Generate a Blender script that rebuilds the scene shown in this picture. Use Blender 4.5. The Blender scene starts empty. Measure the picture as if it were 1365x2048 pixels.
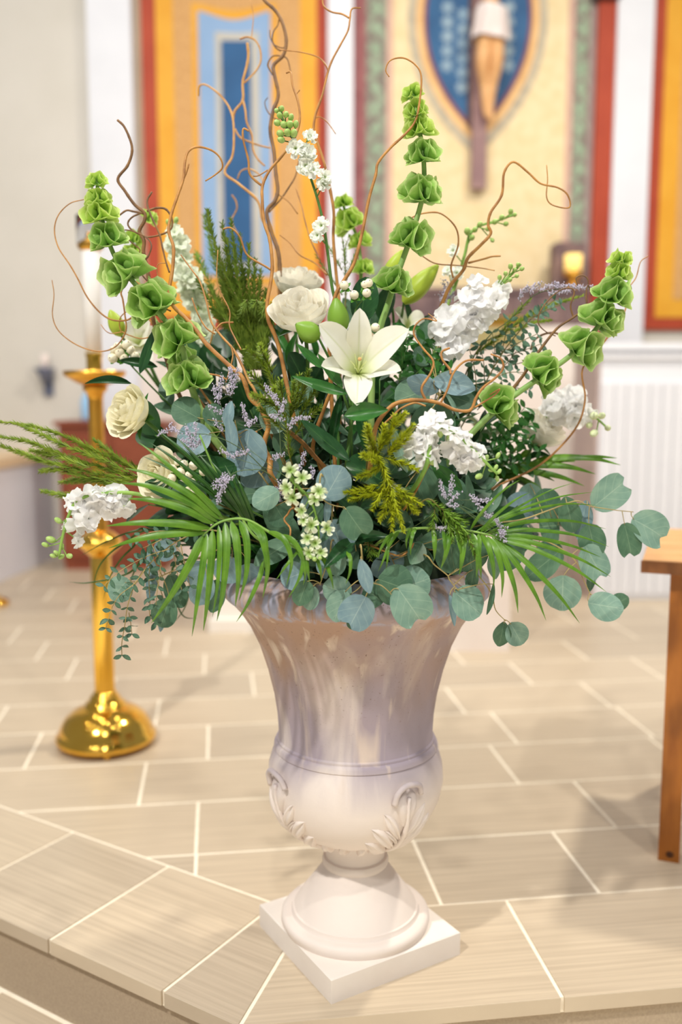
import bpy, math, random
import numpy as np
from mathutils import Vector, Matrix, Quaternion

random.seed(7)
rng = np.random.default_rng(11)
scene = bpy.context.scene
COL = scene.collection

# ------------------------------------------------------------------ camera
S = 1.3                    # metres per layout unit
F = 1850.0                 # focal length in pixels of the 1365 x 2048 frame
HORIZON = 795.0
PITCH = math.atan((1024 - HORIZON) / F)
CAM = Vector((0, 0, 0.82 * S))
AX = Vector((0.0215 * S, 1.317 * S, 0))      # vertical axis of the urn
cam_data = bpy.data.cameras.new('camera')
cam = bpy.data.objects.new('camera', cam_data)
COL.objects.link(cam)
cam.location = CAM
cam.rotation_euler = (math.pi / 2 - PITCH, 0, 0)
cam_data.sensor_fit = 'VERTICAL'
cam_data.sensor_height = 36
cam_data.sensor_width = 36 * 1365 / 2048
cam_data.lens = 36 * F / 2048
cam_data.clip_start = 0.05
cam_data.dof.use_dof = True
cam_data.dof.focus_distance = 1.17 * S
cam_data.dof.aperture_fstop = 1.55
scene.camera = cam

# ------------------------------------------------------------------ light
world = bpy.data.worlds.new('world')
scene.world = world
world.use_nodes = True
bg = world.node_tree.nodes['Background']
bg.inputs[0].default_value = (0.93, 0.96, 1.0, 1)
bg.inputs[1].default_value = 0.27

def lamp(name, loc, target, power, size, color=(1, 0.965, 0.91)):
    d = bpy.data.lights.new(name, 'AREA')
    d.shape = 'DISK'
    d.size = size
    d.energy = power
    d.color = color
    o = bpy.data.objects.new(name, d)
    COL.objects.link(o)
    o.location = loc
    o.rotation_euler = (Vector(target) - Vector(loc)).to_track_quat('-Z', 'Y').to_euler()
    return o

TGT = (0.03, 1.8, 0.7)
lamp('nave_ceiling_lamp', (-1.9, -0.9, 4.4), TGT, 150, 0.14)
lamp('nave_ceiling_lamp', (1.6, -0.6, 4.4), TGT, 48, 0.16)
lamp('nave_ceiling_lamp', (0.1, -1.9, 4.4), TGT, 45, 0.22)
lamp('sanctuary_ceiling_lamp', (1.9, 3.3, 4.4), (0.9, 3.0, 0), 105, 0.25, (1, 0.93, 0.80))
lamp('sanctuary_ceiling_lamp', (-1.3, 3.4, 4.4), (-1.0, 3.6, 0), 30, 0.2)
lamp('sanctuary_ceiling_lamp', (0.3, 4.0, 4.4), (0.3, 6.1, 1.6), 8, 0.2)
lamp('sanctuary_ceiling_lamp', (-2.2, 4.2, 4.4), (-1.8, 6.1, 1.2), 6, 0.2)
for lx, ly in ((-2.4, 1.6), (-1.2, 0.6), (-0.4, 2.2), (0.9, 1.2), (2.3, 1.0), (-2.6, 0.0), (-1.1, 2.6), (1.2, 2.4), (-3.4, 0.9), (-0.2, -0.4), (-3.2, 2.6), (-1.8, -2.2), (1.0, -2.4), (-3.0, -1.6), (2.6, -1.2)):
    lamp('brass_sparkle_light', (lx, ly, 4.4), (lx, ly, 0), 3.2, 0.09, (1, 0.97, 0.92))  # unseen small lights added overhead for sparkle on the brass

scene.view_settings.view_transform = 'Standard'
scene.view_settings.look = 'None'
scene.view_settings.gamma = 1
scene.view_settings.use_curve_mapping = False
scene.view_settings.exposure = 0.12

# ------------------------------------------------------------------ helpers: places
CP, SP = math.cos(PITCH), math.sin(PITCH)

def ray(x, y):
    cx = (x - 682.5) / F
    cy = (y - 1024) / F
    return Vector((cx, CP - cy * SP, -SP - cy * CP))

def at(x, y, d=0.0):
    """Point seen at pixel x, y, standing d layout units behind the urn axis."""
    r = ray(x, y)
    return CAM + r * ((1.317 + d) * S / r.y)

def pxs(x, y, d=0.0):
    return (1.317 + d) * S / ray(x, y).y / F

def onfloor(x, y, z=0.0):
    r = ray(x, y)
    return CAM + r * ((z - CAM.z) / r.z)

def fd(x, y, off=0.0):
    """Depth of the bouquet's front at that place."""
    q = 1 - ((x - 712) / 440.0) ** 2 - ((y - 960) / 400.0) ** 2
    return (-0.21 * math.sqrt(q) if q > 0 else 0.0) + off

# ------------------------------------------------------------------ helpers: objects
def make_mesh(name, V, Fc, uv=None, smooth=True):
    me = bpy.data.meshes.new(name)
    me.from_pydata([tuple(v) for v in V], [], [tuple(f) for f in Fc])
    if uv is not None:
        lay = me.uv_layers.new(name='UVMap')
        li = np.empty(len(me.loops), dtype=np.int32)
        me.loops.foreach_get('vertex_index', li)
        a = np.asarray(uv, dtype=np.float32)[li]
        lay.data.foreach_set('uv', a.ravel())
    if smooth:
        me.polygons.foreach_set('use_smooth', [True] * len(me.polygons))
    me.update()
    return me

def link(name, me, m, parent=None, M=None):
    o = bpy.data.objects.new(name, me)
    COL.objects.link(o)
    if m is not None and not me.materials:
        me.materials.append(m)
    if parent is not None:
        o.parent = parent
        if '_loc' in parent:
            o.matrix_parent_inverse = Matrix.Translation(-Vector(parent['_loc']))
    if M is not None:
        o.matrix_basis = M
    return o

def build(name, geo, m, parent=None, smooth=True, M=None):
    V, Fc = geo[0], geo[1]
    uv = geo[2] if len(geo) > 2 else None
    return link(name, make_mesh(name, V, Fc, uv, smooth), m, parent, M)

def tag(o, label, cat, group=None, kind=None):
    if label: o['label'] = label
    if cat: o['category'] = cat
    if group: o['group'] = group
    if kind: o['kind'] = kind
    return o

def thing(name, label, cat, loc, group=None):
    o = bpy.data.objects.new(name, None)
    COL.objects.link(o)
    o.empty_display_size = 0.02
    o.location = loc
    o['_loc'] = tuple(loc)
    return tag(o, label, cat, group)

def join(*gs):
    V, Fc, uv, n = [], [], [], 0
    for g in gs:
        V.extend(g[0])
        Fc.extend([tuple(i + n for i in f) for f in g[1]])
        uv.extend(g[2] if len(g) > 2 else [(0, 0)] * len(g[0]))
        n += len(g[0])
    return V, Fc, uv

def xform(g, M):
    return [M @ Vector(v) for v in g[0]], g[1], (g[2] if len(g) > 2 else [(0, 0)] * len(g[0]))

def frame(pos, ydir, nhint, sx=1.0, sy=1.0, sz=1.0):
    """Matrix whose local Y runs along ydir and local Z near nhint."""
    y = Vector(ydir).normalized()
    z = Vector(nhint) - y * Vector(nhint).dot(y)
    if z.length < 1e-5:
        z = y.orthogonal()
    z.normalize()
    x = y.cross(z)
    M = Matrix((x * sx, y * sy, z * sz)).transposed().to_4x4()
    M.translation = pos
    return M

def zframe(pos, zdir, spin=0.0, s=1.0):
    """Matrix whose local Z runs along zdir."""
    q = Vector((0, 0, 1)).rotation_difference(Vector(zdir).normalized())
    return Matrix.Translation(pos) @ q.to_matrix().to_4x4() @ Matrix.Rotation(spin, 4, 'Z') @ Matrix.Scale(s, 4)

def smooth_path(P, per=5):
    P = [Vector(p) for p in P]
    if len(P) < 3:
        return [P[0].lerp(P[-1], i / per) for i in range(per + 1)]
    out = []
    for i in range(len(P) - 1):
        p0 = P[i - 1] if i else P[0] * 2 - P[1]
        p1, p2 = P[i], P[i + 1]
        p3 = P[i + 2] if i + 2 < len(P) else P[-1] * 2 - P[-2]
        for k in range(per):
            t = k / per
            out.append(0.5 * ((2 * p1) + (p2 - p0) * t + (2 * p0 - 5 * p1 + 4 * p2 - p3) * t * t + (3 * p1 - p0 - 3 * p2 + p3) * t ** 3))
    out.append(P[-1])
    return out

def tube(P, r0, r1=None, sides=6, knob=0.0):
    """Round stem along the points P, radius r0 at the first and r1 at the last."""
    if r1 is None: r1 = r0
    V, Fc, uv = [], [], []
    n = len(P)
    t = (P[1] - P[0]).normalized()
    nrm = t.orthogonal().normalized()
    for i, p in enumerate(P):
        a = P[max(0, i - 1)]
        b = P[min(n - 1, i + 1)]
        t2 = (b - a)
        t2 = t2.normalized() if t2.length > 1e-9 else t
        nrm = (nrm - t2 * nrm.dot(t2))
        nrm = nrm.normalized() if nrm.length > 1e-6 else t2.orthogonal().normalized()
        bn = t2.cross(nrm)
        r = r0 + (r1 - r0) * i / (n - 1)
        if knob and i % 7 == 3: r *= 1 + knob
        for k in range(sides):
            th = 2 * math.pi * k / sides
            V.append(p + (nrm * math.cos(th) + bn * math.sin(th)) * r)
            uv.append((k / sides, i / (n - 1)))
        t = t2
    for i in range(n - 1):
        for k in range(sides):
            k2 = (k + 1) % sides
            Fc.append((i * sides + k, i * sides + k2, (i + 1) * sides + k2, (i + 1) * sides + k))
    Fc.append(tuple(range(sides))[::-1])
    Fc.append(tuple(range((n - 1) * sides, n * sides)))
    return V, Fc, uv

def grid(nu, nv, fn, closed=False):
    V, Fc, uv = [], [], []
    for j in range(nv):
        for i in range(nu):
            u = i / (nu if closed else nu - 1)
            v = j / (nv - 1)
            V.append(Vector(fn(u, v)))
            uv.append((u, v))
    m = nu if closed else nu - 1
    for j in range(nv - 1):
        for i in range(m):
            a = j * nu + i
            b = j * nu + (i + 1) % nu
            Fc.append((a, b, b + nu, a + nu))
    return V, Fc, uv

def lathe(prof, n=48, caps=False):
    """prof: list of (r, z)."""
    V, Fc = [], []
    for r, z in prof:
        for k in range(n):
            th = 2 * math.pi * k / n
            V.append((r * math.cos(th), r * math.sin(th), z))
    for j in range(len(prof) - 1):
        for k in range(n):
            k2 = (k + 1) % n
            Fc.append((j * n + k, j * n + k2, (j + 1) * n + k2, (j + 1) * n + k))
    if caps:
        Fc.append(tuple(range(n))[::-1])
        Fc.append(tuple(range((len(prof) - 1) * n, len(prof) * n)))
    return V, Fc

def box(x0, x1, y0, y1, z0, z1, b=0.0):
    """Box with a small chamfer b on its upright and top edges."""
    if b <= 0:
        V = [(x, y, z) for z in (z0, z1) for x, y in ((x0, y0), (x1, y0), (x1, y1), (x0, y1))]
        return V, [(3, 2, 1, 0), (4, 5, 6, 7), (0, 1, 5, 4), (1, 2, 6, 5), (2, 3, 7, 6), (3, 0, 4, 7)]
    return prism([(x0, y0), (x1, y0), (x1, y1), (x0, y1)], z0, z1, b)

def prism(poly, z0, z1, b=0.0):
    """Upright prism over a convex polygon (counter-clockwise), top edge chamfered by b."""
    n = len(poly)
    c = np.mean(np.array(poly), axis=0)
    V = [(x, y, z0) for x, y in poly]
    if b <= 0:
        V += [(x, y, z1) for x, y in poly]
        Fc = [tuple(range(n))[::-1], tuple(range(n, 2 * n))]
        for k in range(n):
            k2 = (k + 1) % n
            Fc.append((k, k2, n + k2, n + k))
        return V, Fc
    V += [(x, y, z1 - b) for x, y in poly]
    for x, y in poly:
        d = np.array((x, y)) - c
        l = np.linalg.norm(d)
        q = c + d * max(0.0, 1 - 1.4 * b / max(l, 1e-6))
        V.append((q[0], q[1], z1))
    Fc = [tuple(range(n))[::-1], tuple(range(2 * n, 3 * n))]
    for k in range(n):
        k2 = (k + 1) % n
        Fc.append((k, k2, n + k2, n + k))
        Fc.append((n + k, n + k2, 2 * n + k2, 2 * n + k))
    return V, Fc

def ellipsoid(rx, ry, rz, nu=10, nv=7):
    return grid(nu, nv, lambda u, v: (rx * math.sin(math.pi * (0.002 + 0.996 * v)) * math.cos(2 * math.pi * u), ry * math.sin(math.pi * (0.002 + 0.996 * v)) * math.sin(2 * math.pi * u), -rz * math.cos(math.pi * v)), closed=True)

# ------------------------------------------------------------------ helpers: materials
MATS = {}
def lin(c):
    return tuple(((x / 255) / 12.92 if x / 255 <= 0.04045 else ((x / 255 + 0.055) / 1.055) ** 2.4) for x in c) + (1,)

def mat(name, c1, c2=None, scale=(30, 30, 30), rough=0.5, metal=0.0, spec=0.4, transl=0.0, bump=0.0, bscale=60, rib=None, ribw=0.03, lo=0.35, hi=0.65, coord='Object', base=None, detail=4, veins=None, emit=0.0, tip=None):
    """Procedural material: two colours mixed by noise; a rib and a base colour may follow the leaf's own UV."""
    if name in MATS: return MATS[name]
    m = bpy.data.materials.new(name)
    m.use_nodes = True
    nt = m.node_tree
    N, L = nt.nodes, nt.links
    p = N['Principled BSDF']
    out = N['Material Output']
    p.inputs['Roughness'].default_value = rough
    p.inputs['Metallic'].default_value = metal
    p.inputs['Specular IOR Level'].default_value = spec
    tc = N.new('ShaderNodeTexCoord')
    mp = N.new('ShaderNodeMapping')
    mp.inputs['Scale'].default_value = scale
    L.new(tc.outputs[coord], mp.inputs[0])
    nz = N.new('ShaderNodeTexNoise')
    nz.inputs['Scale'].default_value = 1
    nz.inputs['Detail'].default_value = detail
    L.new(mp.outputs[0], nz.inputs['Vector'])
    cr = N.new('ShaderNodeValToRGB')
    cr.color_ramp.elements[0].position = lo
    cr.color_ramp.elements[1].position = hi
    cr.color_ramp.elements[0].color = lin(c1)
    cr.color_ramp.elements[1].color = lin(c2 or c1)
    L.new(nz.outputs['Fac'], cr.inputs[0])
    col = cr.outputs[0]
    def mixc(fac, a, colr):
        mx = N.new('ShaderNodeMix')
        mx.data_type = 'RGBA'
        L.new(fac, mx.inputs[0])
        L.new(a, mx.inputs[6])
        mx.inputs[7].default_value = lin(colr)
        return mx.outputs[2]
    if rib or base or veins or tip:
        uvn = N.new('ShaderNodeSeparateXYZ')
        L.new(tc.outputs['UV'], uvn.inputs[0])
    if base:                      # base = (colour, v_start, v_end): colour mixed in near the base
        mr = N.new('ShaderNodeMapRange')
        mr.interpolation_type = 'SMOOTHSTEP'
        mr.inputs[1].default_value = base[1]
        mr.inputs[2].default_value = base[2]
        mr.inputs[3].default_value = 1
        mr.inputs[4].default_value = 0
        L.new(uvn.outputs[1], mr.inputs[0])
        col = mixc(mr.outputs[0], col, base[0])
    if tip:                       # paler rim of a cup
        mr = N.new('ShaderNodeMapRange')
        mr.inputs[1].default_value = tip[1]
        mr.inputs[2].default_value = tip[2]
        L.new(uvn.outputs[1], mr.inputs[0])
        col = mixc(mr.outputs[0], col, tip[0])
    if veins:                     # side veins running outward from the midrib
        s1 = N.new('ShaderNodeMath'); s1.operation = 'SUBTRACT'; s1.inputs[1].default_value = 0.5
        L.new(uvn.outputs[0], s1.inputs[0])
        s2 = N.new('ShaderNodeMath'); s2.operation = 'ABSOLUTE'; L.new(s1.outputs[0], s2.inputs[0])
        s3 = N.new('ShaderNodeMath'); s3.operation = 'MULTIPLY_ADD'; s3.inputs[1].default_value = -veins[1] * 0.8
        s4 = N.new('ShaderNodeMath'); s4.operation = 'MULTIPLY'; s4.inputs[1].default_value = veins[1]
        L.new(uvn.outputs[1], s4.inputs[0]); L.new(s2.outputs[0], s3.inputs[0]); L.new(s4.outputs[0], s3.inputs[2])
        s5 = N.new('ShaderNodeMath'); s5.operation = 'SINE'; L.new(s3.outputs[0], s5.inputs[0])
        mr = N.new('ShaderNodeMapRange'); mr.inputs[1].default_value = 0.93; mr.inputs[2].default_value = 1.0; mr.inputs[4].default_value = 0.35
        L.new(s5.outputs[0], mr.inputs[0])
        col = mixc(mr.outputs[0], col, veins[0])
    if rib:
        s1 = N.new('ShaderNodeMath'); s1.operation = 'SUBTRACT'; s1.inputs[1].default_value = 0.5
        L.new(uvn.outputs[0], s1.inputs[0])
        s2 = N.new('ShaderNodeMath'); s2.operation = 'ABSOLUTE'; L.new(s1.outputs[0], s2.inputs[0])
        mr = N.new('ShaderNodeMapRange'); mr.inputs[1].default_value = 0; mr.inputs[2].default_value = ribw; mr.inputs[3].default_value = 0.75; mr.inputs[4].default_value = 0
        L.new(s2.outputs[0], mr.inputs[0])
        col = mixc(mr.outputs[0], col, rib)
    L.new(col, p.inputs['Base Color'])
    if bump:
        n2 = N.new('ShaderNodeTexNoise')
        n2.inputs['Scale'].default_value = bscale
        n2.inputs['Detail'].default_value = 3
        L.new(tc.outputs[coord], n2.inputs['Vector'])
        b = N.new('ShaderNodeBump')
        b.inputs['Strength'].default_value = bump
        b.inputs['Distance'].default_value = 0.002
        L.new(n2.outputs['Fac'], b.inputs['Height'])
        L.new(b.outputs[0], p.inputs['Normal'])
    if emit:
        L.new(col, p.inputs['Emission Color'])
        p.inputs['Emission Strength'].default_value = emit
    if transl:
        tr = N.new('ShaderNodeBsdfTranslucent')
        L.new(col, tr.inputs[0])
        ms = N.new('ShaderNodeMixShader')
        ms.inputs[0].default_value = transl
        L.new(p.outputs[0], ms.inputs[1])
        L.new(tr.outputs[0], ms.inputs[2])
        L.new(ms.outputs[0], out.inputs[0])
    MATS[name] = m
    return m
# ------------------------------------------------------------------ floor of stone-look tiles
TILE = mat('stone tile', (184, 167, 144), (205, 188, 163), scale=(2.6, 110, 4), rough=0.38, spec=0.35, lo=0.3, hi=0.7, detail=6, bump=0.05, bscale=90)
TILE_B = mat('stone tile greyer', (175, 159, 138), (197, 181, 158), scale=(2.2, 95, 4), rough=0.38, spec=0.35, lo=0.3, hi=0.7, detail=6, bump=0.05, bscale=90)
TILE_SIDE = mat('cut tile edge', (146, 124, 100), (176, 154, 128), scale=(60, 60, 60), rough=0.7)
GROUT = mat('cream grout', (250, 240, 220), (244, 232, 210), scale=(40, 40, 40), rough=0.8)
RISER = mat('riser stone', (168, 150, 128), (178, 160, 136), scale=(220, 220, 220), rough=0.75)

AL = math.radians(7.6)
E1 = np.array((math.cos(AL), math.sin(AL)))
E2 = np.array((-math.sin(AL), math.cos(AL)))
AL2 = math.radians(-32.0)
D2 = np.array((math.cos(AL2), math.sin(AL2)))       # direction of the slanting step edge
N2 = np.array((-D2[1], D2[0]))
V_IN, V_OUT = 1.382, 1.129                          # inner and outer line of the front edging (layout units)
W_IN = float(np.dot(N2, (-0.1384, 1.4387)))
W_OUT = float(np.dot(N2, (-0.2482, 1.1928)))
def meet(v, w):
    A = np.array((E2, N2))
    return np.linalg.solve(A, np.array((v, w)))
C_IN, C_OUT = meet(V_IN, W_IN), meet(V_OUT, W_OUT)

def clip(poly, n, c):
    """Keep the part of a convex polygon where n.p >= c."""
    out = []
    for i in range(len(poly)):
        a, b = np.array(poly[i]), np.array(poly[(i + 1) % len(poly)])
        da, db = a @ n - c, b @ n - c
        if da >= 0: out.append(a)
        if da * db < 0: out.append(a + (b - a) * da / (da - db))
    return out

def area(p):
    x = np.array(p)
    return 0.5 * abs(np.dot(x[:, 0], np.roll(x[:, 1], 1)) - np.dot(x[:, 1], np.roll(x[:, 0], 1)))

R_END, L_END, BACK = 3.2, 2.6, 5.2
c1 = meet(V_OUT + 0.004, W_OUT + 0.004)
far = [c1, c1 + E1 * R_END, c1 + E1 * R_END + np.array((0, BACK)), c1 - D2 * L_END + np.array((0, BACK - 1.2)), c1 - D2 * L_END]
floor = build('floor', prism([tuple(p * S) for p in far], -0.03, -0.0009), GROUT, smooth=False)
tag(floor, 'raised sanctuary floor of beige stone look tiles with cream grout', None, None, 'structure')
G = 0.0030                                           # half a joint, layout units
M_E1 = Matrix.Rotation(AL, 4, 'Z')
def tile(poly, name, M, z0=-0.012, z1=0.0, m=None, parent=None):
    """poly in layout units; the mesh is kept in the tile's own axes so that the grain follows the row."""
    P = [M.inverted() @ Vector((p[0] * S, p[1] * S, 0)) for p in poly]
    cx = sum((p for p in P), Vector()) / len(P)
    off = Vector((random.uniform(-9, 9), random.uniform(-9, 9), 0))
    pts = [(p.x + off.x, p.y + off.y) for p in P]
    g = prism(pts, z0, z1, 0.0007)
    return build(name, g, m or random.choice((TILE, TILE, TILE_B)), parent or floor, smooth=False, M=M @ Matrix.Translation(-off))

ROWS = [1.382, 1.605, 1.826, 2.05, 2.272, 2.49]
while ROWS[-1] < 4.9: ROWS.append(ROWS[-1] + 0.2215)
PHASE = {0: [0.35, 0.62, 1.02, 1.42, 1.82, -0.05, -0.45], 3: [-0.86, -0.44, -0.034, 0.36, 0.70, 1.044, 1.44, 1.84]}
for i in range(len(ROWS) - 1):
    if i in PHASE:
        js = sorted(PHASE[i])
    else:
        ph = {1: -0.051, 2: -0.171, 4: -0.168}.get(i, (-0.051, -0.18, -0.31)[i % 3])
        js = [ph + 0.4 * k for k in range(-6, 10)]
    half = (ROWS[i + 1]) * 0.40 + 0.45
    for a, b in zip(js[:-1], js[1:]):
        uc = 0.5 * (a + b)
        xc = uc * E1[0] + ROWS[i] * E2[0]
        if abs(xc) > half: continue
        q = [(a + G, ROWS[i] + G), (b - G, ROWS[i] + G), (b - G, ROWS[i + 1] - G), (a + G, ROWS[i + 1] - G)]
        poly = [u * E1 + v * E2 for u, v in q]
        poly = clip(poly, N2, W_IN + G)
        if len(poly) < 3 or area(poly) < 0.0015: continue
        tile(poly, 'floor_tile', M_E1)
# edging tiles of the step: front run and slanting run, mitred at the corner
MIT = (C_IN - C_OUT); MIT = MIT / np.linalg.norm(MIT)
MN = np.array((MIT[1], -MIT[0]))                     # points to the front run
M_D2 = Matrix.Rotation(AL2, 4, 'Z')
cut_f = [-0.6, 0.4585, 0.86, 1.26, 1.66]
for a, b in zip(cut_f[:-1], cut_f[1:]):
    q = [(a + G, V_OUT), (b - G, V_OUT), (b - G, V_IN - G), (a + G, V_IN - G)]
    poly = clip([u * E1 + v * E2 for u, v in q], MN, float(MN @ C_OUT) + G)
    if len(poly) > 2: tile(poly, 'edging_tile', M_E1, z0=-0.0275, z1=0.0015)
def along(p): return float(np.dot(D2, p))
joints = sorted([along((-0.445, 1.3155)), along((-0.2482, 1.1928)), along((-0.2482, 1.1928)) - 0.232 * 2 - 0.01, along((-0.2482, 1.1928)) - 0.75, along((-0.2482, 1.1928)) - 1.05, along((-0.2482, 1.1928)) + 0.9])
for a, b in zip(joints[:-1], joints[1:]):
    q = [(a + G, W_OUT), (b - G, W_OUT), (b - G, W_IN - G), (a + G, W_IN - G)]
    poly = clip([u * D2 + v * N2 for u, v in q], -MN, float(-MN @ C_OUT) + G)
    if len(poly) > 2: tile(poly, 'edging_tile', M_D2, z0=-0.0275, z1=0.0015)
# riser set back under the edging, and the lower floor
c2 = meet(V_OUT + 0.012, W_OUT + 0.012)
rp = [c2, c2 + E1 * R_END, c2 + E1 * R_END + np.array((0, 0.5)), c2 - D2 * L_END + np.array((0, 0.6)), c2 - D2 * L_END]
tag(build('trim_1', prism([tuple(p * S) for p in rp], -0.17, -0.031), RISER, smooth=False), 'plain beige stone riser under the step edge', None, None, 'structure')
low = build('floor_lower', box(-4, 4, -3.5, 4.5, -0.21, -0.1709), GROUT, smooth=False)
tag(low, 'lower nave floor of beige stone look tiles', None, None, 'structure')
lw = W_OUT + 0.007
for r in range(3):
    for k in range(9):
        a = -2.4 + 0.40 * k + 0.13 * r
        q = [(a + G, lw - 0.2215 * (r + 1) + G), (a + 0.4 - G, lw - 0.2215 * (r + 1) + G), (a + 0.4 - G, lw - 0.2215 * r - G), (a + G, lw - 0.2215 * r - G)]
        poly = clip([u * D2 + v * N2 for u, v in q], -MN, float(-MN @ C_OUT) + G)
        if len(poly) > 2: tile(poly, 'floor_tile', M_D2, z0=-0.182, z1=-0.17, parent=low)

# ------------------------------------------------------------------ far wall with painted panels
YB = 4.7 - 1.317
def wx(x): return at(x, 700, YB).x
def wz(y): return at(682, y, YB).z
WY = 4.7 * S
CREAM = mat('cream plaster', (212, 206, 195), (218, 212, 202), scale=(2, 2, 2), rough=0.8)
WHITE = mat('white paint', (226, 227, 233), (231, 232, 238), scale=(3, 3, 3), rough=0.55)
WARMW = mat('warm white panelling', (232, 218, 208), (238, 228, 220), scale=(3, 3, 3), rough=0.6)
RED = mat('brick red paint', (168, 62, 34), (180, 72, 42), scale=(4, 4, 4), rough=0.6)
YELLOW = mat('golden yellow paint', (226, 160, 40), (232, 170, 52), scale=(4, 4, 4), rough=0.6)
STENCIL = mat('tan stencilled band', (196, 146, 88), (220, 172, 112), scale=(90, 90, 90), rough=0.7)
SKYBLUE = mat('pale blue paint', (134, 166, 204), (144, 174, 210), scale=(4, 4, 4), rough=0.6)
GREYCREAM = mat('grey cream line', (186, 182, 172), (196, 190, 178), scale=(9, 9, 9), rough=0.6)
DEEPBLUE = mat('deep blue paint', (30, 82, 130), (38, 92, 142), scale=(4, 4, 4), rough=0.6)
TAUPE = mat('taupe edge', (176, 156, 132), (184, 164, 140), scale=(4, 4, 4), rough=0.7)  # plain taupe edge beside the red border
BUFF = mat('buff painted ground', (232, 208, 160), (240, 220, 178), scale=(14, 14, 14), rough=0.7)
MAROON = mat('maroon stripe', (140, 82, 84), (156, 98, 98), scale=(9, 9, 9), rough=0.7)
PINK = mat('dusty pink stripe', (204, 164, 148), (214, 176, 158), scale=(9, 9, 9), rough=0.7)
SAGE = mat('sage stencil band', (128, 116, 108), (150, 160, 138), scale=(26, 26, 26), rough=0.7, lo=0.42, hi=0.58)
MAUVE = mat('mauve grey paint', (150, 130, 128), (162, 142, 138), scale=(9, 9, 9), rough=0.7)

TOP = wz(-160)
wall = build('wall_back', box(-4.2, 4.6, WY, WY + 0.2, 0, TOP), CREAM, smooth=False)
tag(wall, 'cream plastered back wall behind the altar', None, None, 'structure')

def slab(name, x0, x1, y0, y1, th, m, parent=None, y_off=0.0):
    """Flat board on the back wall between pixel columns x0..x1 and pixel rows y0..y1."""
    return build(name, box(wx(x0), wx(x1), WY - th - y_off, WY - y_off, wz(y1), wz(y0)), m, parent, smooth=False)
def struct(o, label): return tag(o, label, None, None, 'structure')
struct(slab('trim_2', 200, 284, -160, 1118, 0.08, WHITE), 'white pilaster left of the blue centred panel')
struct(slab('trim_3', 657, 706, -160, 690, 0.09, WHITE), 'slim white column between the blue panel and the mural')
struct(slab('trim_4', 1206, 1276, -160, 690, 0.09, WHITE), 'white column right of the crucifix mural')
struct(slab('trim_5', 1172, 1206, 0, 690, 0.06, RED), 'brick red upright strip beside the white column')
struct(slab('trim_9', 1160, 1210, -40, 8, 0.12, mat('dark bracket', (60, 58, 60), (80, 78, 80), rough=0.5)), 'dark bracket at the head of the red strip')
w2 = build('wall_wainscot', box(wx(284), wx(1206), WY - 0.10, WY, 0, wz(690)), WARMW, smooth=False)
struct(w2, 'warm white panelled wainscot under the murals')
for k in range(22):
    x0 = 288 + k * 42
    build('panel_board', box(wx(x0), wx(x0 + 39), WY - 0.108, WY - 0.10, 0.02, wz(705)), WARMW, w2, smooth=False)
build('cap_rail', box(wx(284), wx(1206), WY - 0.13, WY - 0.10, wz(698), wz(684)), WHITE, w2, smooth=False)

def ring_slab(name, x0, x1, y0, y1, inset, th, m, parent):
    return slab(name, x0 + inset, x1 - inset, y0, y1 - inset, th, m, parent)
def painted_panel(label, x0, x1, yb, centre):
    t = thing('painted_panel', label, 'wall panel', (wx(0.5 * (x0 + x1)), WY, wz(yb)))
    W = x1 - x0
    slab('frame_back', x0 - 14, x1, -160, yb + 4, 0.010, TAUPE, t)
    slab('outer_border', x0, x1, -160, yb, 0.03, RED, t)
    slab('gold_border', x0 + 28, x1 - 26, -160, yb - 24, 0.036, YELLOW, t)
    slab('stencil_band', x0 + 62, x1 - 58, -160, yb - 60, 0.040, STENCIL, t)
    if centre:
        # inner gold line and pale blue field with a dipping top edge
        def field(name, a, b, y_side, y_mid, ybot, th, m):
            n = 24
            pts = []
            for i in range(n + 1):
                q = i / n
                x = a + (b - a) * q
                y = y_side + (y_mid - y_side) * math.sin(math.pi * q) ** 1.5
                pts.append((wx(x), wz(y)))
            V, Fc = [], []
            for X, Z in pts:
                V += [(X, WY - th, Z), (X, WY - th, wz(ybot)), (X, WY, Z), (X, WY, wz(ybot))]
            for i in range(n):
                c = 4 * i
                Fc += [(c, c + 1, c + 5, c + 4), (c, c + 4, c + 6, c + 2)]
            Fc += [(0, 2, 3, 1), (4 * n, 4 * n + 1, 4 * n + 3, 4 * n + 2)]
            build(name, (V, Fc), m, t, smooth=False)
        field('gold_line', x0 + 98, x1 - 102, 12, 26, yb - 90, 0.044, YELLOW)
        field('blue_field', x0 + 110, x1 - 114, 28, 46, yb - 104, 0.048, SKYBLUE)
        field('grey_line', 442, 526, 70, 72, yb - 120, 0.052, GREYCREAM)
        field('blue_centre', 454, 510, 88, 88, yb - 130, 0.056, DEEPBLUE)
    return t
painted_panel('tall painted panel with red and gold borders and a blue centre', 300, 662, 658, True)
painted_panel('red and gold bordered panel cut by the right picture edge', 1276, 1660, 660, False)

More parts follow.
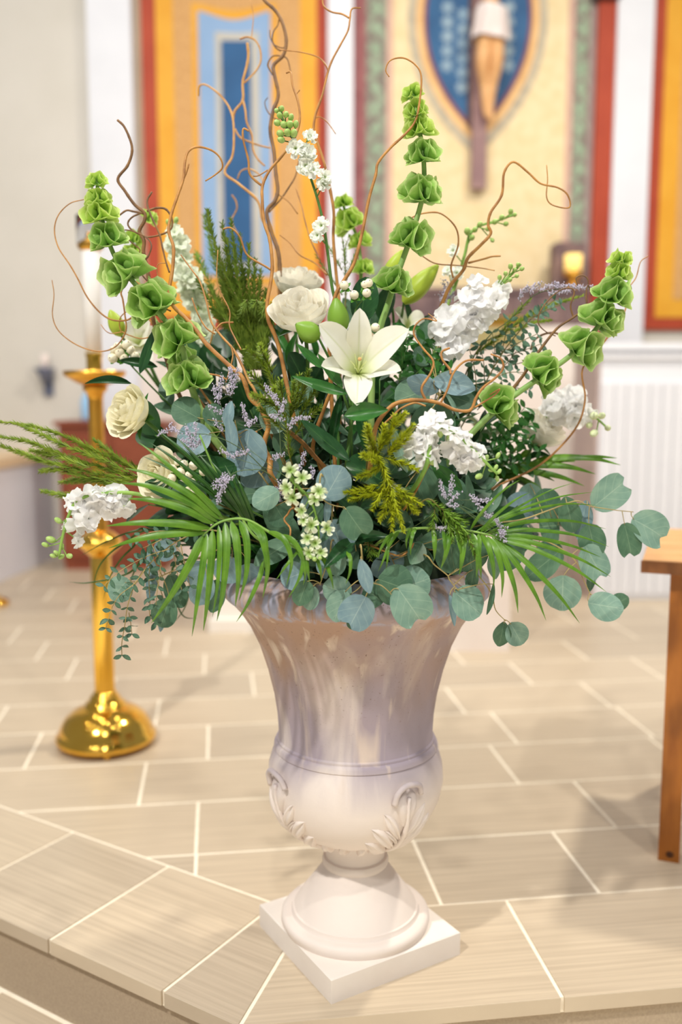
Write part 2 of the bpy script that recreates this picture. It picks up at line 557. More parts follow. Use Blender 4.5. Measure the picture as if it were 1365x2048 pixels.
# the mural with the pointed oval, behind the crucifix
mu = thing('mural', 'cream mural with striped borders and a starry blue pointed oval', 'mural', (wx(940), WY, wz(640)))
slab('ground', 706, 1172, -160, 684, 0.02, BUFF, mu)
for x0, x1, m in ((706, 730, MAROON), (730, 770, SAGE), (770, 782, PINK), (1118, 1130, PINK), (1130, 1160, SAGE), (1160, 1172, MAUVE)):
    slab('border_stripe', x0, x1, -160, 640, 0.024, m, mu)
ST1 = mat('pale green stencil motif', (146, 168, 140), (158, 178, 150), scale=(9, 9, 9), rough=0.7)
for k in range(17):
    for xc in (750, 1145):
        X, Z = wx(xc), wz(-20 + k * 40)
        build('stencil_motif', ([(X - 0.03, WY - 0.026, Z), (X, WY - 0.026, Z - 0.045), (X + 0.03, WY - 0.026, Z), (X, WY - 0.026, Z + 0.045), (X, WY - 0.030, Z)], [(0, 1, 4), (1, 2, 4), (2, 3, 4), (3, 0, 4)]), ST1, mu, smooth=False)
def oval(hw, ytip, th, m, name):
    """Pointed oval about pixel column 944, its lower tip at pixel row ytip, widest near row 20."""
    n = 40
    top = 40 - (ytip - 40)
    RR = (hw ** 2 + (ytip - 40) ** 2) / (2.0 * hw)
    pts = []
    for i in range(n):
        a = i / n * 2
        if a < 1:
            q = a; sgn = 1
        else:
            q = 2 - a; sgn = -1
        y = ytip + (top - ytip) * q
        pts.append((wx(944 + sgn * max(0.0, math.sqrt(max(0.0, RR * RR - (y - 40) ** 2)) - (RR - hw))), wz(y)))
    V = [(X, WY - th, Z) for X, Z in pts] + [(X, WY - 0.02, Z) for X, Z in pts]
    Fc = [tuple(range(n))] + [(k, n + k, n + (k + 1) % n, (k + 1) % n) for k in range(n)]
    return build(name, (V, Fc), m, mu, smooth=False)
GREYRING = mat('grey link ring', (176, 166, 148), (206, 192, 164), scale=(24, 24, 24), rough=0.7)
oval(134, 312, 0.026, GREYRING, 'grey_ring')
oval(118, 290, 0.030, mat('gold ring', (226, 178, 116), (236, 192, 132), scale=(9, 9, 9), rough=0.6), 'gold_ring')
oval(104, 270, 0.034, mat('maroon ring', (122, 62, 78), (134, 74, 88), scale=(9, 9, 9), rough=0.6), 'maroon_ring')
oval(97, 260, 0.038, mat('night blue field', (34, 84, 130), (44, 96, 142), scale=(6, 6, 6), rough=0.6), 'blue_field')
STAR = mat('pale rosette', (128, 156, 178), (150, 172, 186), scale=(9, 9, 9), rough=0.6)
for r in range(8):
    for k in range(-3, 4):
        xc = 944 + k * 29
        yc = 20 + r * 29 + (14 if k % 2 else 0)
        q = (yc + 178) / 436.0
        if not (0 < q < 1) or abs(xc - 944) > 94 * (1 - ((yc - 40) / 218.0) ** 2) - 14: continue
        X, Z = wx(xc), wz(yc)
        V = [(X, WY - 0.044, Z)] + [(X + 0.046 * (1 if j % 2 else 0.66) * math.cos(j * math.pi / 8), WY - 0.040, Z + 0.046 * (1 if j % 2 else 0.66) * math.sin(j * math.pi / 8)) for j in range(16)]
        build('rosette', (V, [(0, 1 + j, 1 + (j + 1) % 16) for j in range(16)]), STAR, mu, smooth=False)

# crucifix hung in front of the mural
cx_loc = (wx(948), WY - 0.06, wz(388))
cr = thing('crucifix', 'carved crucifix with white loincloth hanging before the blue oval', 'crucifix', cx_loc)
CROSSW = mat('dark cross wood', (92, 66, 62), (116, 86, 78), scale=(8, 8, 60), rough=0.6)
CARVED = mat('painted carved figure', (214, 160, 104), (228, 178, 124), scale=(12, 12, 12), rough=0.6)
build('cross_post', box(wx(934), wx(962), WY - 0.10, WY - 0.05, wz(384), wz(-330), 0.004), mat('mauve post', (140, 108, 110), (158, 126, 122), scale=(10, 10, 40), rough=0.7), cr, smooth=False)
build('cross_arm', box(wx(780), wx(1110), WY - 0.104, WY - 0.052, wz(-205), wz(-235), 0.004), CROSSW, cr, smooth=False)
build('back_board', box(wx(926), wx(952), WY - 0.058, WY - 0.046, wz(258), wz(-300)), CROSSW, cr, smooth=False)
fig = [(0, 960, -30, .055), (1, 962, 40, .075), (2, 952, 100, .062), (3, 945, 150, .052), (4, 954, 185, .042), (5, 957, 235, .028), (6, 962, 252, .022),
       (7, 974, 100, .064), (8, 972, 150, .054), (9, 966, 190, .042), (10, 964, 240, .028), (11, 968, 256, .022), (12, 960, -90, .085), (13, 960, -150, .085), (14, 956, -180, .035), (15, 950, -210, .048), (16, 949, -232, .04),
       (17, 925, -165, .034), (18, 870, -195, .026), (19, 815, -218, .018), (20, 995, -165, .034), (21, 1050, -195, .026), (22, 1100, -218, .018)]
me = bpy.data.meshes.new('figure')
me.from_pydata([(wx(x), WY - 0.15 - (0.06 if i in (3, 8) else 0.0), wz(y)) for i, x, y, r in fig], [(0, 1), (1, 2), (2, 3), (3, 4), (4, 5), (5, 6), (1, 7), (7, 8), (8, 9), (9, 10), (10, 11), (0, 12), (12, 13), (13, 14), (14, 15), (15, 16), (13, 17), (17, 18), (18, 19), (13, 20), (20, 21), (21, 22)], [])
fo = link('figure', me, CARVED, cr)
sk = fo.modifiers.new('skin', 'SKIN')
for i, x, y, r in fig: me.skin_vertices[0].data[i].radius = (r, r * 0.85)
me.skin_vertices[0].data[1].use_root = True
fo.modifiers.new('smooth', 'SUBSURF').levels = 2
fo.modifiers['smooth'].render_levels = 2
def cloth(u, v):
    th = 2 * math.pi * u
    y = 38 + 62 * v
    rx = 0.093 + 0.022 * v + 0.008 * math.sin(9 * th + 4 * v)
    return (wx(964 - 2 * v) + rx * math.cos(th), WY - 0.165 + 0.085 * math.sin(th) + 0.006 * math.sin(7 * th), wz(y) + 0.012 * math.sin(2 * th))
build('loincloth', grid(40, 10, cloth, True), mat('white cloth paint', (226, 210, 204), (238, 226, 222), scale=(9, 9, 9), rough=0.7), cr)

# furniture under the mural
DARKW = mat('dark carved wood', (104, 82, 84), (134, 108, 104), scale=(9, 9, 9), rough=0.6)
BRASS = mat('polished brass', (238, 184, 70), (244, 196, 88), scale=(6, 6, 6), rough=0.12, metal=1.0)
BRASS_S = mat('satin brass', (220, 160, 62), (230, 174, 78), scale=(6, 6, 6), rough=0.3, metal=1.0)
Y1 = WY - 0.42
def bxp(name, x0, x1, y0, y1, Yc, dep, m, parent, b=0.0):
    d = Yc / S - 1.317
    a, c = at(x0, y0, d), at(x1, y1, d)
    return build(name, box(a.x, c.x, Yc, Yc + dep, c.z, a.z, b), m, parent, smooth=False)
t = thing('altar_shelf', 'dark mauve carved shelf unit below the mural', 'shelf', (wx(1000), Y1, 0.0))
d1 = Y1 / S - 1.317
zt, zb = at(700, 575, d1).z, at(700, 652, d1).z
xa, xb = at(760, 600, d1).x, at(1186, 600, d1).x
build('top', box(xa, xb, Y1, Y1 + 0.30, zt - 0.03, zt, 0.004), DARKW, t, smooth=False)
build('front_board', box(xa + 0.02, xb - 0.02, Y1 + 0.02, Y1 + 0.29, zb, zt - 0.03), DARKW, t, smooth=False)
build('cabinet_base', box(xa - 0.02, xb + 0.02, Y1 - 0.02, Y1 + 0.30, 0.0, zb), WARMW, t, smooth=False)
for k in range(8):
    q = xa + 0.04 + k * (xb - xa - 0.12) / 7.6
    build('carved_panel', box(q, q + 0.13, Y1 + 0.008, Y1 + 0.02, zb + 0.02, zt - 0.05, 0.003), DARKW, t, smooth=False)
build('side_post', box(at(1118, 600, d1).x, xb - 0.01, Y1 + 0.14, Y1 + 0.28, zt, at(700, 476, d1).z, 0.01), DARKW, t, smooth=False)
# brass votive stand and brass chest on the shelf
def lathe_thing(name, label, cat, loc, parts):
    t = thing(name, label, cat, loc)
    for nm, prof, m in parts:
        build(nm, lathe(prof, 28, True), m, t, M=Matrix.Translation(loc))
    return t
vp = Vector((at(1150, 575, d1).x, Y1 + 0.05, zt))
GLOW = mat('lit candle glow', (255, 214, 120), (255, 224, 140), scale=(9, 9, 9), rough=0.4, emit=0.7)
lathe_thing('votive_candle', 'lit brass votive candle at the end of the dark shelf', 'candle', vp, [
    ('holder', [(0.001, 0.0), (0.06, 0.0), (0.055, 0.012), (0.02, 0.03), (0.02, 0.05), (0.052, 0.07), (0.056, 0.10), (0.001, 0.10)], BRASS_S),
    ('glass', [(0.001, 0.10), (0.05, 0.10), (0.052, 0.20), (0.048, 0.20), (0.001, 0.19)], GLOW)])
tb = thing('brass_chest', 'gleaming brass chest half hidden behind the white stock', 'chest', Vector((at(960, 650, -0.0 + 1.6).x, (1.317 + 1.6) * S, 0)))
dq = 1.6
q0, q1 = at(868, 690, dq), at(1046, 648, dq)
build('body', box(q0.x, q1.x, (1.317 + dq) * S, (1.317 + dq) * S + 0.2, q0.z, q1.z, 0.006), mat('highlight pale brass', (250, 222, 140), (255, 236, 176), scale=(40, 40, 40), rough=0.3, metal=1.0, bump=1.0, bscale=60), tb, smooth=False)  # bright highlights of the gold put into the pale base colour
build('lid', box(q0.x - 0.01, q1.x + 0.01, (1.317 + dq) * S - 0.01, (1.317 + dq) * S + 0.21, q1.z, q1.z + 0.03, 0.01), BRASS, tb, smooth=False)

# ------------------------------------------------------------------ white altar and side panelling
ya = 3.1756 * S
al = thing('altar', 'white block altar standing behind the urn', 'altar', (0.0, ya, 0.0))
xl, xr = onfloor(418, 1265).x, onfloor(905, 1262).x
ALT = mat('white altar paint', (240, 232, 222), (244, 238, 230), scale=(4, 4, 4), rough=0.5)
build('body', box(xl + 0.03, xr - 0.03, ya + 0.03, ya + 0.50, 0.06, 0.78, 0.004), ALT, al, smooth=False)
build('plinth', box(xl, xr, ya, ya + 0.53, 0.0, 0.06, 0.004), ALT, al, smooth=False)
build('table_top', box(xl - 0.02, xr + 0.02, ya - 0.02, ya + 0.55, 0.78, 0.86, 0.006), ALT, al, smooth=False)
# brass chest rests on a pedestal behind the altar
build('pedestal', box(q0.x + 0.02, q1.x - 0.02, (1.317 + dq) * S + 0.02, (1.317 + dq) * S + 0.18, 0.0, q0.z, 0.004), WARMW, tb, smooth=False)

yr = 3.7016 * S
dr = 3.7016 - 1.317
xr0 = at(1200, 900, dr).x
zl = at(1200, 700, dr).z
wr = build('wall_right', box(xr0, xr0 + 2.2, yr + 0.02, yr + 0.5, 0, zl), WHITE, smooth=False)
struct(wr, 'low white panelled wall at the right')
BEAD = mat('pale grey beadboard paint', (222, 222, 228), (228, 228, 233), scale=(3, 3, 3), rough=0.6)
for k in range(16):
    build('bead_board', box(xr0 + 0.01 + k * 0.062, xr0 + 0.068 + k * 0.062, yr + 0.006, yr + 0.02, 0.03, at(1200, 765, dr).z, 0.002), BEAD, wr, smooth=False)
build('cap_rail', box(xr0 - 0.02, xr0 + 2.2, yr - 0.01, yr + 0.52, zl, zl + 0.035, 0.004), WHITE, wr, smooth=False)
build('cap_moulding', box(xr0 - 0.01, xr0 + 2.2, yr + 0.0, yr + 0.02, at(1200, 712, dr).z - 0.012, at(1200, 712, dr).z + 0.012), BEAD, wr, smooth=False)
build('shaded_end', box(xr0 - 0.018, xr0, yr + 0.02, yr + 0.5, 0, zl), mat('mauve painted shade', (178, 160, 156), (188, 170, 164), scale=(5, 5, 5), rough=0.7), wr, smooth=False)  # shade on the white wall's end, painted in mauve

# low wall at the left: white panelling below a tan rail
p0, p1 = onfloor(-60, 1190), onfloor(122, 1111)
dirw = (p1 - p0).normalized()
nw = Vector((-dirw.y, dirw.x, 0))
pq = [p0, p1, p1 + nw * 0.5, p0 + nw * 0.5]
zc = 0.66
wl = build('wall_left', prism([(p.x, p.y) for p in pq], 0, zc), mat('cool white panelling', (226, 226, 236), (232, 232, 240), scale=(3, 3, 3), rough=0.6), smooth=False)
struct(wl, 'low white panelled wall with tan rail at the left')
pr = [p0 - nw * 0.02, p1 - nw * 0.02 + dirw * 0.02, p1 + nw * 0.52, p0 + nw * 0.52]
build('cap_rail', prism([(p.x, p.y) for p in pr], zc, zc + 0.06), mat('tan rail paint', (224, 196, 158), (230, 204, 168), scale=(5, 5, 5), rough=0.6), wl, smooth=False)

# wooden cabinet behind the candle stand
yc = 4.36 * S
dc = 4.36 - 1.317
CABW = mat('reddish cabinet wood', (128, 62, 40), (146, 76, 50), scale=(6, 6, 30), rough=0.45)
cb = thing('cabinet', 'reddish brown wooden cabinet behind the tall candle stand', 'cabinet', (at(200, 1000, dc).x, yc, 0))
cl, crr = at(122, 1000, dc).x, at(330, 1000, dc).x
czt = at(200, 852, dc).z
build('body', box(cl, crr, yc, yc + 0.3, 0.05, czt, 0.004), CABW, cb, smooth=False)
build('top', box(cl - 0.025, crr + 0.025, yc - 0.025, yc + 0.31, czt, czt + 0.03, 0.004), CABW, cb, smooth=False)
build('plinth', box(cl + 0.01, crr - 0.01, yc + 0.01, yc + 0.29, 0.0, 0.05), CABW, cb, smooth=False)
for k in range(2):
    a = cl + 0.02 + k * (crr - cl) / 2
    dd = build('door', box(a, a + (crr - cl) / 2 - 0.03, yc - 0.014, yc, 0.09, czt - 0.04, 0.004), CABW, cb, smooth=False)
    kb = ((0.001, 0.0), (0.012, 0.004), (0.014, 0.012), (0.001, 0.02))
    build('knob', lathe(kb, 12, True), BRASS_S, dd, M=Matrix.Translation((a + (0.04 if k else (crr - cl) / 2 - 0.07), yc - 0.014, 0.5 * czt)) @ Matrix.Rotation(math.pi / 2, 4, 'X'))
bl = at(168, 848, dc)
lathe_thing('blue_bottle', 'pale blue bottle standing on the reddish cabinet', 'bottle', Vector((bl.x, yc + 0.12, czt + 0.03)), [
    ('body', [(0.001, 0.0), (0.045, 0.0), (0.048, 0.02), (0.048, 0.12), (0.03, 0.16), (0.018, 0.175), (0.018, 0.20), (0.001, 0.20)], mat('pale blue bottle', (150, 200, 240), (176, 214, 246), scale=(8, 8, 8), rough=0.25)),
    ('cap', [(0.001, 0.20), (0.021, 0.20), (0.021, 0.225), (0.001, 0.228)], WHITE)])
# wall sconce on the cream wall
sl = Vector((wx(96), WY, wz(790)))
sc = thing('wall_sconce', 'small grey wall sconce with a pale candle on the cream wall', 'wall sconce', sl)
SG = mat('blue grey metal', (110, 116, 138), (128, 134, 152), scale=(8, 8, 8), rough=0.4, metal=0.4)
build('back_plate', box(sl.x - 0.03, sl.x + 0.03, WY - 0.02, WY, wz(792), wz(745), 0.004), SG, sc, smooth=False)
build('cup', lathe([(0.001, 0.0), (0.02, 0.0), (0.035, 0.05), (0.065, 0.09), (0.065, 0.10), (0.001, 0.10)], 20, True), SG, sc, M=Matrix.Translation((sl.x, WY - 0.08, wz(768))))
build('bracket', box(sl.x - 0.01, sl.x + 0.01, WY - 0.08, WY - 0.01, wz(770), wz(764)), SG, sc, smooth=False)
build('candle', lathe([(0.001, 0.10), (0.024, 0.10), (0.024, 0.19), (0.001, 0.19)], 16, True), mat('blush candle', (244, 226, 216), (246, 230, 222), rough=0.5), sc, M=Matrix.Translation((sl.x, WY - 0.08, wz(768))))

# ------------------------------------------------------------------ tall brass candle stand
ds = 2.125 - 1.317
cs = Vector((at(213, 1480, ds).x, 2.125 * S, 0.0))
def zz(y): return at(205, y, ds).z
def rr(w): return w * pxs(205, 1200, ds)
stand = thing('candle_stand', 'tall polished brass candle stand with domed foot on the tiles', 'candle stand', cs)
MS = Matrix.Translation(cs)
f0 = 0.016
build('foot', lathe([(0.001, f0), (rr(98), f0), (rr(100), f0 + 0.008), (rr(99), f0 + 0.02), (rr(93), f0 + 0.026), (rr(92), f0 + 0.034), (rr(88), f0 + 0.052), (rr(78), f0 + 0.075), (rr(62), f0 + 0.094), (rr(44), f0 + 0.105), (rr(40), f0 + 0.107), (rr(39), f0 + 0.118), (rr(34), f0 + 0.122), (rr(30), f0 + 0.128), (rr(30), f0 + 0.137), (rr(25), f0 + 0.140), (rr(23), f0 + 0.150), (rr(20), f0 + 0.156), (0.001, f0 + 0.156)], 56), BRASS, stand, M=MS)
for k in range(4):
    th = math.radians(-75 + 90 * k)
    build('ball_foot', xform(ellipsoid(0.012, 0.012, 0.0095, 12, 8), Matrix.Translation((rr(90) * math.cos(th), rr(90) * math.sin(th), 0.0095))), BRASS, stand, M=MS)
build('pole', lathe([(rr(20), f0 + 0.15), (rr(20), zz(1120)), (rr(19), zz(1110))], 32), BRASS, stand, M=MS)
build('knop', lathe([(0.001, zz(1112)), (rr(20), zz(1112)), (rr(26), zz(1106)), (rr(40), zz(1092)), (rr(43), zz(1084)), (rr(40), zz(1076)), (rr(26), zz(1064)), (rr(17), zz(1060)), (0.001, zz(1060))], 40), BRASS, stand, M=MS)
MS2 = Matrix.Translation(cs + Vector((at(190, 900, ds).x - cs.x, 0, 0)))
MS2 = MS
build('shaft', lathe([(rr(17), zz(1062)), (rr(15), zz(1040)), (rr(15), zz(800)), (rr(17), zz(786)), (rr(24), zz(780)), (rr(24), zz(772)), (rr(15), zz(768))], 12), BRASS_S, stand, M=MS2)
build('drip_pan', lathe([(0.001, zz(772)), (rr(20), zz(772)), (rr(34), zz(766)), (rr(58), zz(752)), (rr(60), zz(742)), (rr(57), zz(742)), (rr(52), zz(750)), (rr(20), zz(756)), (0.001, zz(756))], 40), BRASS_S, stand, M=MS2)
build('socket', lathe([(rr(17), zz(757)), (rr(17), zz(745)), (rr(15), zz(742)), (rr(15), zz(716)), (rr(17), zz(708)), (rr(16), zz(706)), (0.001, zz(706))], 28), BRASS, stand, M=MS2)
cz = Vector((cs.x, cs.y, zz(706)))
can = thing('altar_candle', 'thick white candle with glass follower in the brass stand', 'candle', cz)
build('wax', lathe([(0.001, 0), (rr(15.5), 0), (rr(17.5), zz(500) - cz.z), (rr(16), zz(498) - cz.z), (0.001, zz(498) - cz.z)], 32), mat('white wax', (248, 246, 242), (250, 248, 245), rough=0.4, transl=0.15), can, M=Matrix.Translation(cz))
build('brass_collar', lathe([(rr(18), zz(502) - cz.z), (rr(22), zz(498) - cz.z), (rr(23), zz(490) - cz.z), (rr(20), zz(484) - cz.z), (rr(9), zz(478) - cz.z), (rr(6), zz(466) - cz.z), (0.001, zz(466) - cz.z)], 28), BRASS_S, can, M=Matrix.Translation(cz))
gm = bpy.data.materials.new('clear follower glass'); gm.use_nodes = True
gp = gm.node_tree.nodes['Principled BSDF']
gp.inputs['Base Color'].default_value = (0.86, 0.88, 0.92, 1); gp.inputs['Roughness'].default_value = 0.05
gp.inputs['Transmission Weight'].default_value = 1.0; gp.inputs['IOR'].default_value = 1.12
gt = gm.node_tree.nodes.new('ShaderNodeTexNoise'); gt.inputs['Scale'].default_value = 5
gr = gm.node_tree.nodes.new('ShaderNodeMapRange'); gr.inputs[3].default_value = 0.04; gr.inputs[4].default_value = 0.07
gm.node_tree.links.new(gt.outputs['Fac'], gr.inputs[0]); gm.node_tree.links.new(gr.outputs[0], gp.inputs['Roughness'])
build('glass_cylinder', lathe([(rr(24), zz(496) - cz.z), (rr(26), zz(488) - cz.z), (rr(26), zz(432) - cz.z), (rr(24), zz(432) - cz.z), (rr(24), zz(488) - cz.z)], 32), gm, can, M=Matrix.Translation(cz))

# second brass stand cut by the left picture edge
g0 = onfloor(-12, 1210)
lathe_thing('brass_floor_stand', 'brass stand foot just inside the left picture edge', 'stand', Vector((g0.x, g0.y, 0)), [
    ('foot', [(0.001, 0.0), (0.075, 0.0), (0.075, 0.02), (0.05, 0.035), (0.022, 0.05), (0.001, 0.05)], BRASS),
    ('pole', [(0.014, 0.05), (0.014, 0.9), (0.001, 0.9)], mat('dark pole wood', (110, 66, 46), (126, 78, 54), scale=(9, 9, 30), rough=0.5)),
    ('finial', [(0.001, 0.9), (0.026, 0.9), (0.03, 0.93), (0.012, 0.955), (0.001, 0.96)], BRASS)])

# ------------------------------------------------------------------ wooden side table at the right
TW = mat('amber wood', (142, 80, 24), (176, 108, 40), scale=(30, 30, 5), rough=0.35, detail=6, bump=0.05)
TW2 = mat('light table top wood', (206, 150, 92), (222, 170, 112), scale=(4, 30, 30), rough=0.4, detail=6)
TW3 = mat('brown edge wood', (122, 74, 38), (146, 92, 50), scale=(30, 30, 6), rough=0.4)
TWK = mat('wood knot', (72, 38, 14), (96, 54, 22), scale=(60, 60, 60), rough=0.4)
lg = onfloor(1338, 1722)
ztop = at(1300, 1122, lg.y / S - 1.317 - 0.02).z
tbl = thing('side_table', 'small amber wooden table cut by the right picture edge', 'table', (lg.x + 0.25, lg.y + 0.2, 0))
lw = 41 * pxs(1340, 1500, lg.y / S - 1.317)
TR = Matrix.Translation((lg.x, lg.y, 0)) @ Matrix.Rotation(math.radians(-21), 4, 'Z')
TX, TY = 0.52, 0.42
for i, (a, b) in enumerate(((0, 0), (TX, 0), (0, TY), (TX, TY))):
    l = build('leg', box(a - lw / 2, a + lw / 2, b - 0.004, b + lw, 0, ztop - 0.028, 0.002), TW, tbl, smooth=False, M=TR)
    if i == 0:
        build('knot', xform(ellipsoid(0.009, 0.0015, 0.008, 12, 6), Matrix.Translation((0.002, -0.0045, 0.018))), TWK, l)
for a0, a1, b0, b1 in ((lw / 2, TX - lw / 2, 0.006, 0.022), (lw / 2, TX - lw / 2, TY + 0.006, TY + 0.022), (-lw / 2 + 0.006, -lw / 2 + 0.02, lw, TY), (TX + lw / 2 - 0.02, TX + lw / 2 - 0.006, lw, TY)):
    build('apron', box(a0, a1, b0, b1, ztop - 0.115, ztop - 0.028), TW3, tbl, smooth=False, M=TR)
for k in range(5):
    w = (TY + lw + 0.08) / 5
    build('top_plank', box(-0.083, TX + 0.083, -0.045 + k * w, -0.045 + (k + 1) * w - 0.002, ztop - 0.028 + 0.006, ztop, 0.002), TW2, tbl, smooth=False, M=TR)
build('top_edge', box(-0.085, TX + 0.085, -0.047, -0.045 + 5 * w, ztop - 0.028, ztop - 0.022 + 0.0001), TW3, tbl, smooth=False, M=TR)
build('top_lip', box(-0.085, TX + 0.085, -0.050, -0.0452, ztop - 0.028, ztop - 0.001), TW3, tbl, smooth=False, M=TR)

# ------------------------------------------------------------------ the urn
def urn_material():
    m = bpy.data.materials.new('weathered cast stone'); m.use_nodes = True
    nt = m.node_tree; N, L = nt.nodes, nt.links
    p = N['Principled BSDF']
    p.inputs['Roughness'].default_value = 0.62
    p.inputs['Specular IOR Level'].default_value = 0.3
    tc = N.new('ShaderNodeTexCoord')
    def noise(scale, detail, dist=0.0, vec=None):
        mp = N.new('ShaderNodeMapping'); mp.inputs['Scale'].default_value = scale
        L.new(tc.outputs['Object'], mp.inputs[0])
        n = N.new('ShaderNodeTexNoise'); n.inputs['Scale'].default_value = 1; n.inputs['Detail'].default_value = detail
        n.inputs['Distortion'].default_value = dist
        L.new(mp.outputs[0], n.inputs['Vector']); return n.outputs['Fac']
    def ramp(f, a, b):
        r = N.new('ShaderNodeMapRange'); r.inputs[1].default_value = a; r.inputs[2].default_value = b
        L.new(f, r.inputs[0]); return r.outputs[0]
    def mix(f, a, b):
        x = N.new('ShaderNodeMix'); x.data_type = 'RGBA'
        if isinstance(f, float): x.inputs[0].default_value = f
        else: L.new(f, x.inputs[0])
        for s, v in ((6, a), (7, b)):
            if isinstance(v, tuple): x.inputs[s].default_value = lin(v)
            else: L.new(v, x.inputs[s])
        return x.outputs[2]
    def mul(a, b):
        x = N.new('ShaderNodeMath'); x.operation = 'MULTIPLY'; L.new(a, x.inputs[0]); L.new(b, x.inputs[1]); return x.outputs[0]
    sep = N.new('ShaderNodeSeparateXYZ'); L.new(tc.outputs['Object'], sep.inputs[0])
    # painted wash: lavender grey streaks and the flowers' shade run down the bell, thinning out below the band
    wash_shade = ramp(noise((11, 11, 1.5), 5, 0.5), 0.30, 0.54)
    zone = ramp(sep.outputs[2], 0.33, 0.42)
    col = mix(mul(wash_shade, zone), (228, 216, 207), (160, 148, 158))
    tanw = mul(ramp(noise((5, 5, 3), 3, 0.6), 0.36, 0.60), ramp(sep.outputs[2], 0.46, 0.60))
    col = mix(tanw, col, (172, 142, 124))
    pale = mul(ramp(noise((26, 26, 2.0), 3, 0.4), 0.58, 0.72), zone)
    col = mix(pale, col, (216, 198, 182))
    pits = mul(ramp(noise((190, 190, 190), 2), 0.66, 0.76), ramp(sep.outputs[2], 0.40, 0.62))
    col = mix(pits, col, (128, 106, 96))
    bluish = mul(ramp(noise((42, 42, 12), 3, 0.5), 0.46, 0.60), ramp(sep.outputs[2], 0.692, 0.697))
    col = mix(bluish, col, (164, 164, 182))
    L.new(col, p.inputs['Base Color'])
    b = N.new('ShaderNodeBump'); b.inputs['Strength'].default_value = 0.25; b.inputs['Distance'].default_value = 0.002
    L.new(noise((70, 70, 70), 4), b.inputs['Height'])
    L.new(b.outputs[0], p.inputs['Normal'])
    return m
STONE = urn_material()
PLSTONE = mat('pale cast stone', (232, 222, 212), (238, 229, 220), scale=(9, 9, 9), rough=0.62, bump=0.2, bscale=70)
urn = thing('urn', 'pale weathered stone urn with acanthus relief on a square plinth', 'urn', (AX.x, AX.y, 0))
UM = Matrix.Translation(AX)
K0 = pxs(712, 1500, 0)
def uz(y): return at(712, y, 0).z
HPL = 0.037 * S
sd = 0.221 * S / 2
pl_rot = Matrix.Translation(AX + Vector((0.004, 0, 0))) @ Matrix.Rotation(math.radians(31), 4, 'Z')
pg = prism([(-sd, -sd), (sd, -sd), (sd, sd), (-sd, sd)], 0.0016, HPL, 0.002)
build('plinth', pg, PLSTONE, urn, smooth=False, M=pl_rot)
PROF = [(1834, 147), (1827, 151), (1819, 150), (1815, 146), (1813, 140), (1813, 131), (1812, 130), (1804, 128), (1803, 124), (1797, 120), (1780, 108), (1762, 93), (1745, 80), (1731, 69), (1724, 64), (1721, 66), (1714, 67), (1708, 65), (1706, 60), (1690, 60), (1676, 62), (1668, 66), (1664, 72), (1660, 84), (1652, 104), (1638, 129), (1615, 152), (1585, 168), (1550, 175), (1520, 173), (1497, 166), (1487, 161), (1485, 163), (1478, 162), (1474, 160), (1472, 157), (1468, 157), (1465, 154), (1455, 153), (1420, 155), (1380, 161), (1330, 173), (1280, 189), (1240, 208), (1210, 228), (1194, 242), (1188, 247), (1186, 252), (1178, 259), (1166, 261), (1150, 257), (1137, 248), (1127, 237), (1122, 226), (1126, 216), (1140, 210), (1180, 196), (1215, 180), (1218, 1)]
prof = [(w * K0, uz(y)) for y, w in PROF]
prof[0] = (prof[0][0], HPL - 0.001)
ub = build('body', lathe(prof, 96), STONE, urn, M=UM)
ub.data.set_sharp_from_angle(angle=math.radians(38))
# ornament pressed on the swelling of the bowl
bowl = [(uz(y), w * K0) for y, w in PROF if 1487 <= y <= 1668]
bz = np.array([b[0] for b in bowl]); br = np.array([b[1] for b in bowl])
def on_bowl(th, y, lift):
    z = uz(y)
    r = float(np.interp(z, bz, br))
    r1 = float(np.interp(z + 0.004, bz, br)); r0 = float(np.interp(z - 0.004, bz, br))
    n = Vector((0.008, 0, -(r1 - r0))).normalized()
    q = Vector((r, 0, z)) + n * lift
    return Vector((q.x * math.cos(th), q.x * math.sin(th), q.z))
def lobe(th0, pts, w, h):
    """Raised leaf lobe on the bowl along pts (arc pixels from the leaf's centre line, pixel row)."""
    P = smooth_path([Vector((a, b, 0)) for a, b in pts], 4)
    n = len(P)
    def fn(u, v):
        i = v * (n - 1)
        k = min(int(i), n - 2)
        p = P[k].lerp(P[k + 1], i - k)
        t = (P[k + 1] - P[k]).normalized()
        wid = w * (0.25 + 0.75 * min(1, v / 0.6)) * (1 - max(0, (v - 0.6) / 0.4) ** 2.5) * (2 * u - 1)
        q = p + Vector((-t.y, t.x, 0)) * wid
        up = h * (1 - (2 * u - 1) ** 2) ** 0.6 * math.sin(math.pi * (0.08 + 0.90 * v)) ** 0.5
        up -= 0.45 * h * math.exp(-((2 * u - 1) / 0.3) ** 2)
        return on_bowl(th0 + q.x / 170.0, q.y, up - 0.001)
    return grid(9, n, fn)
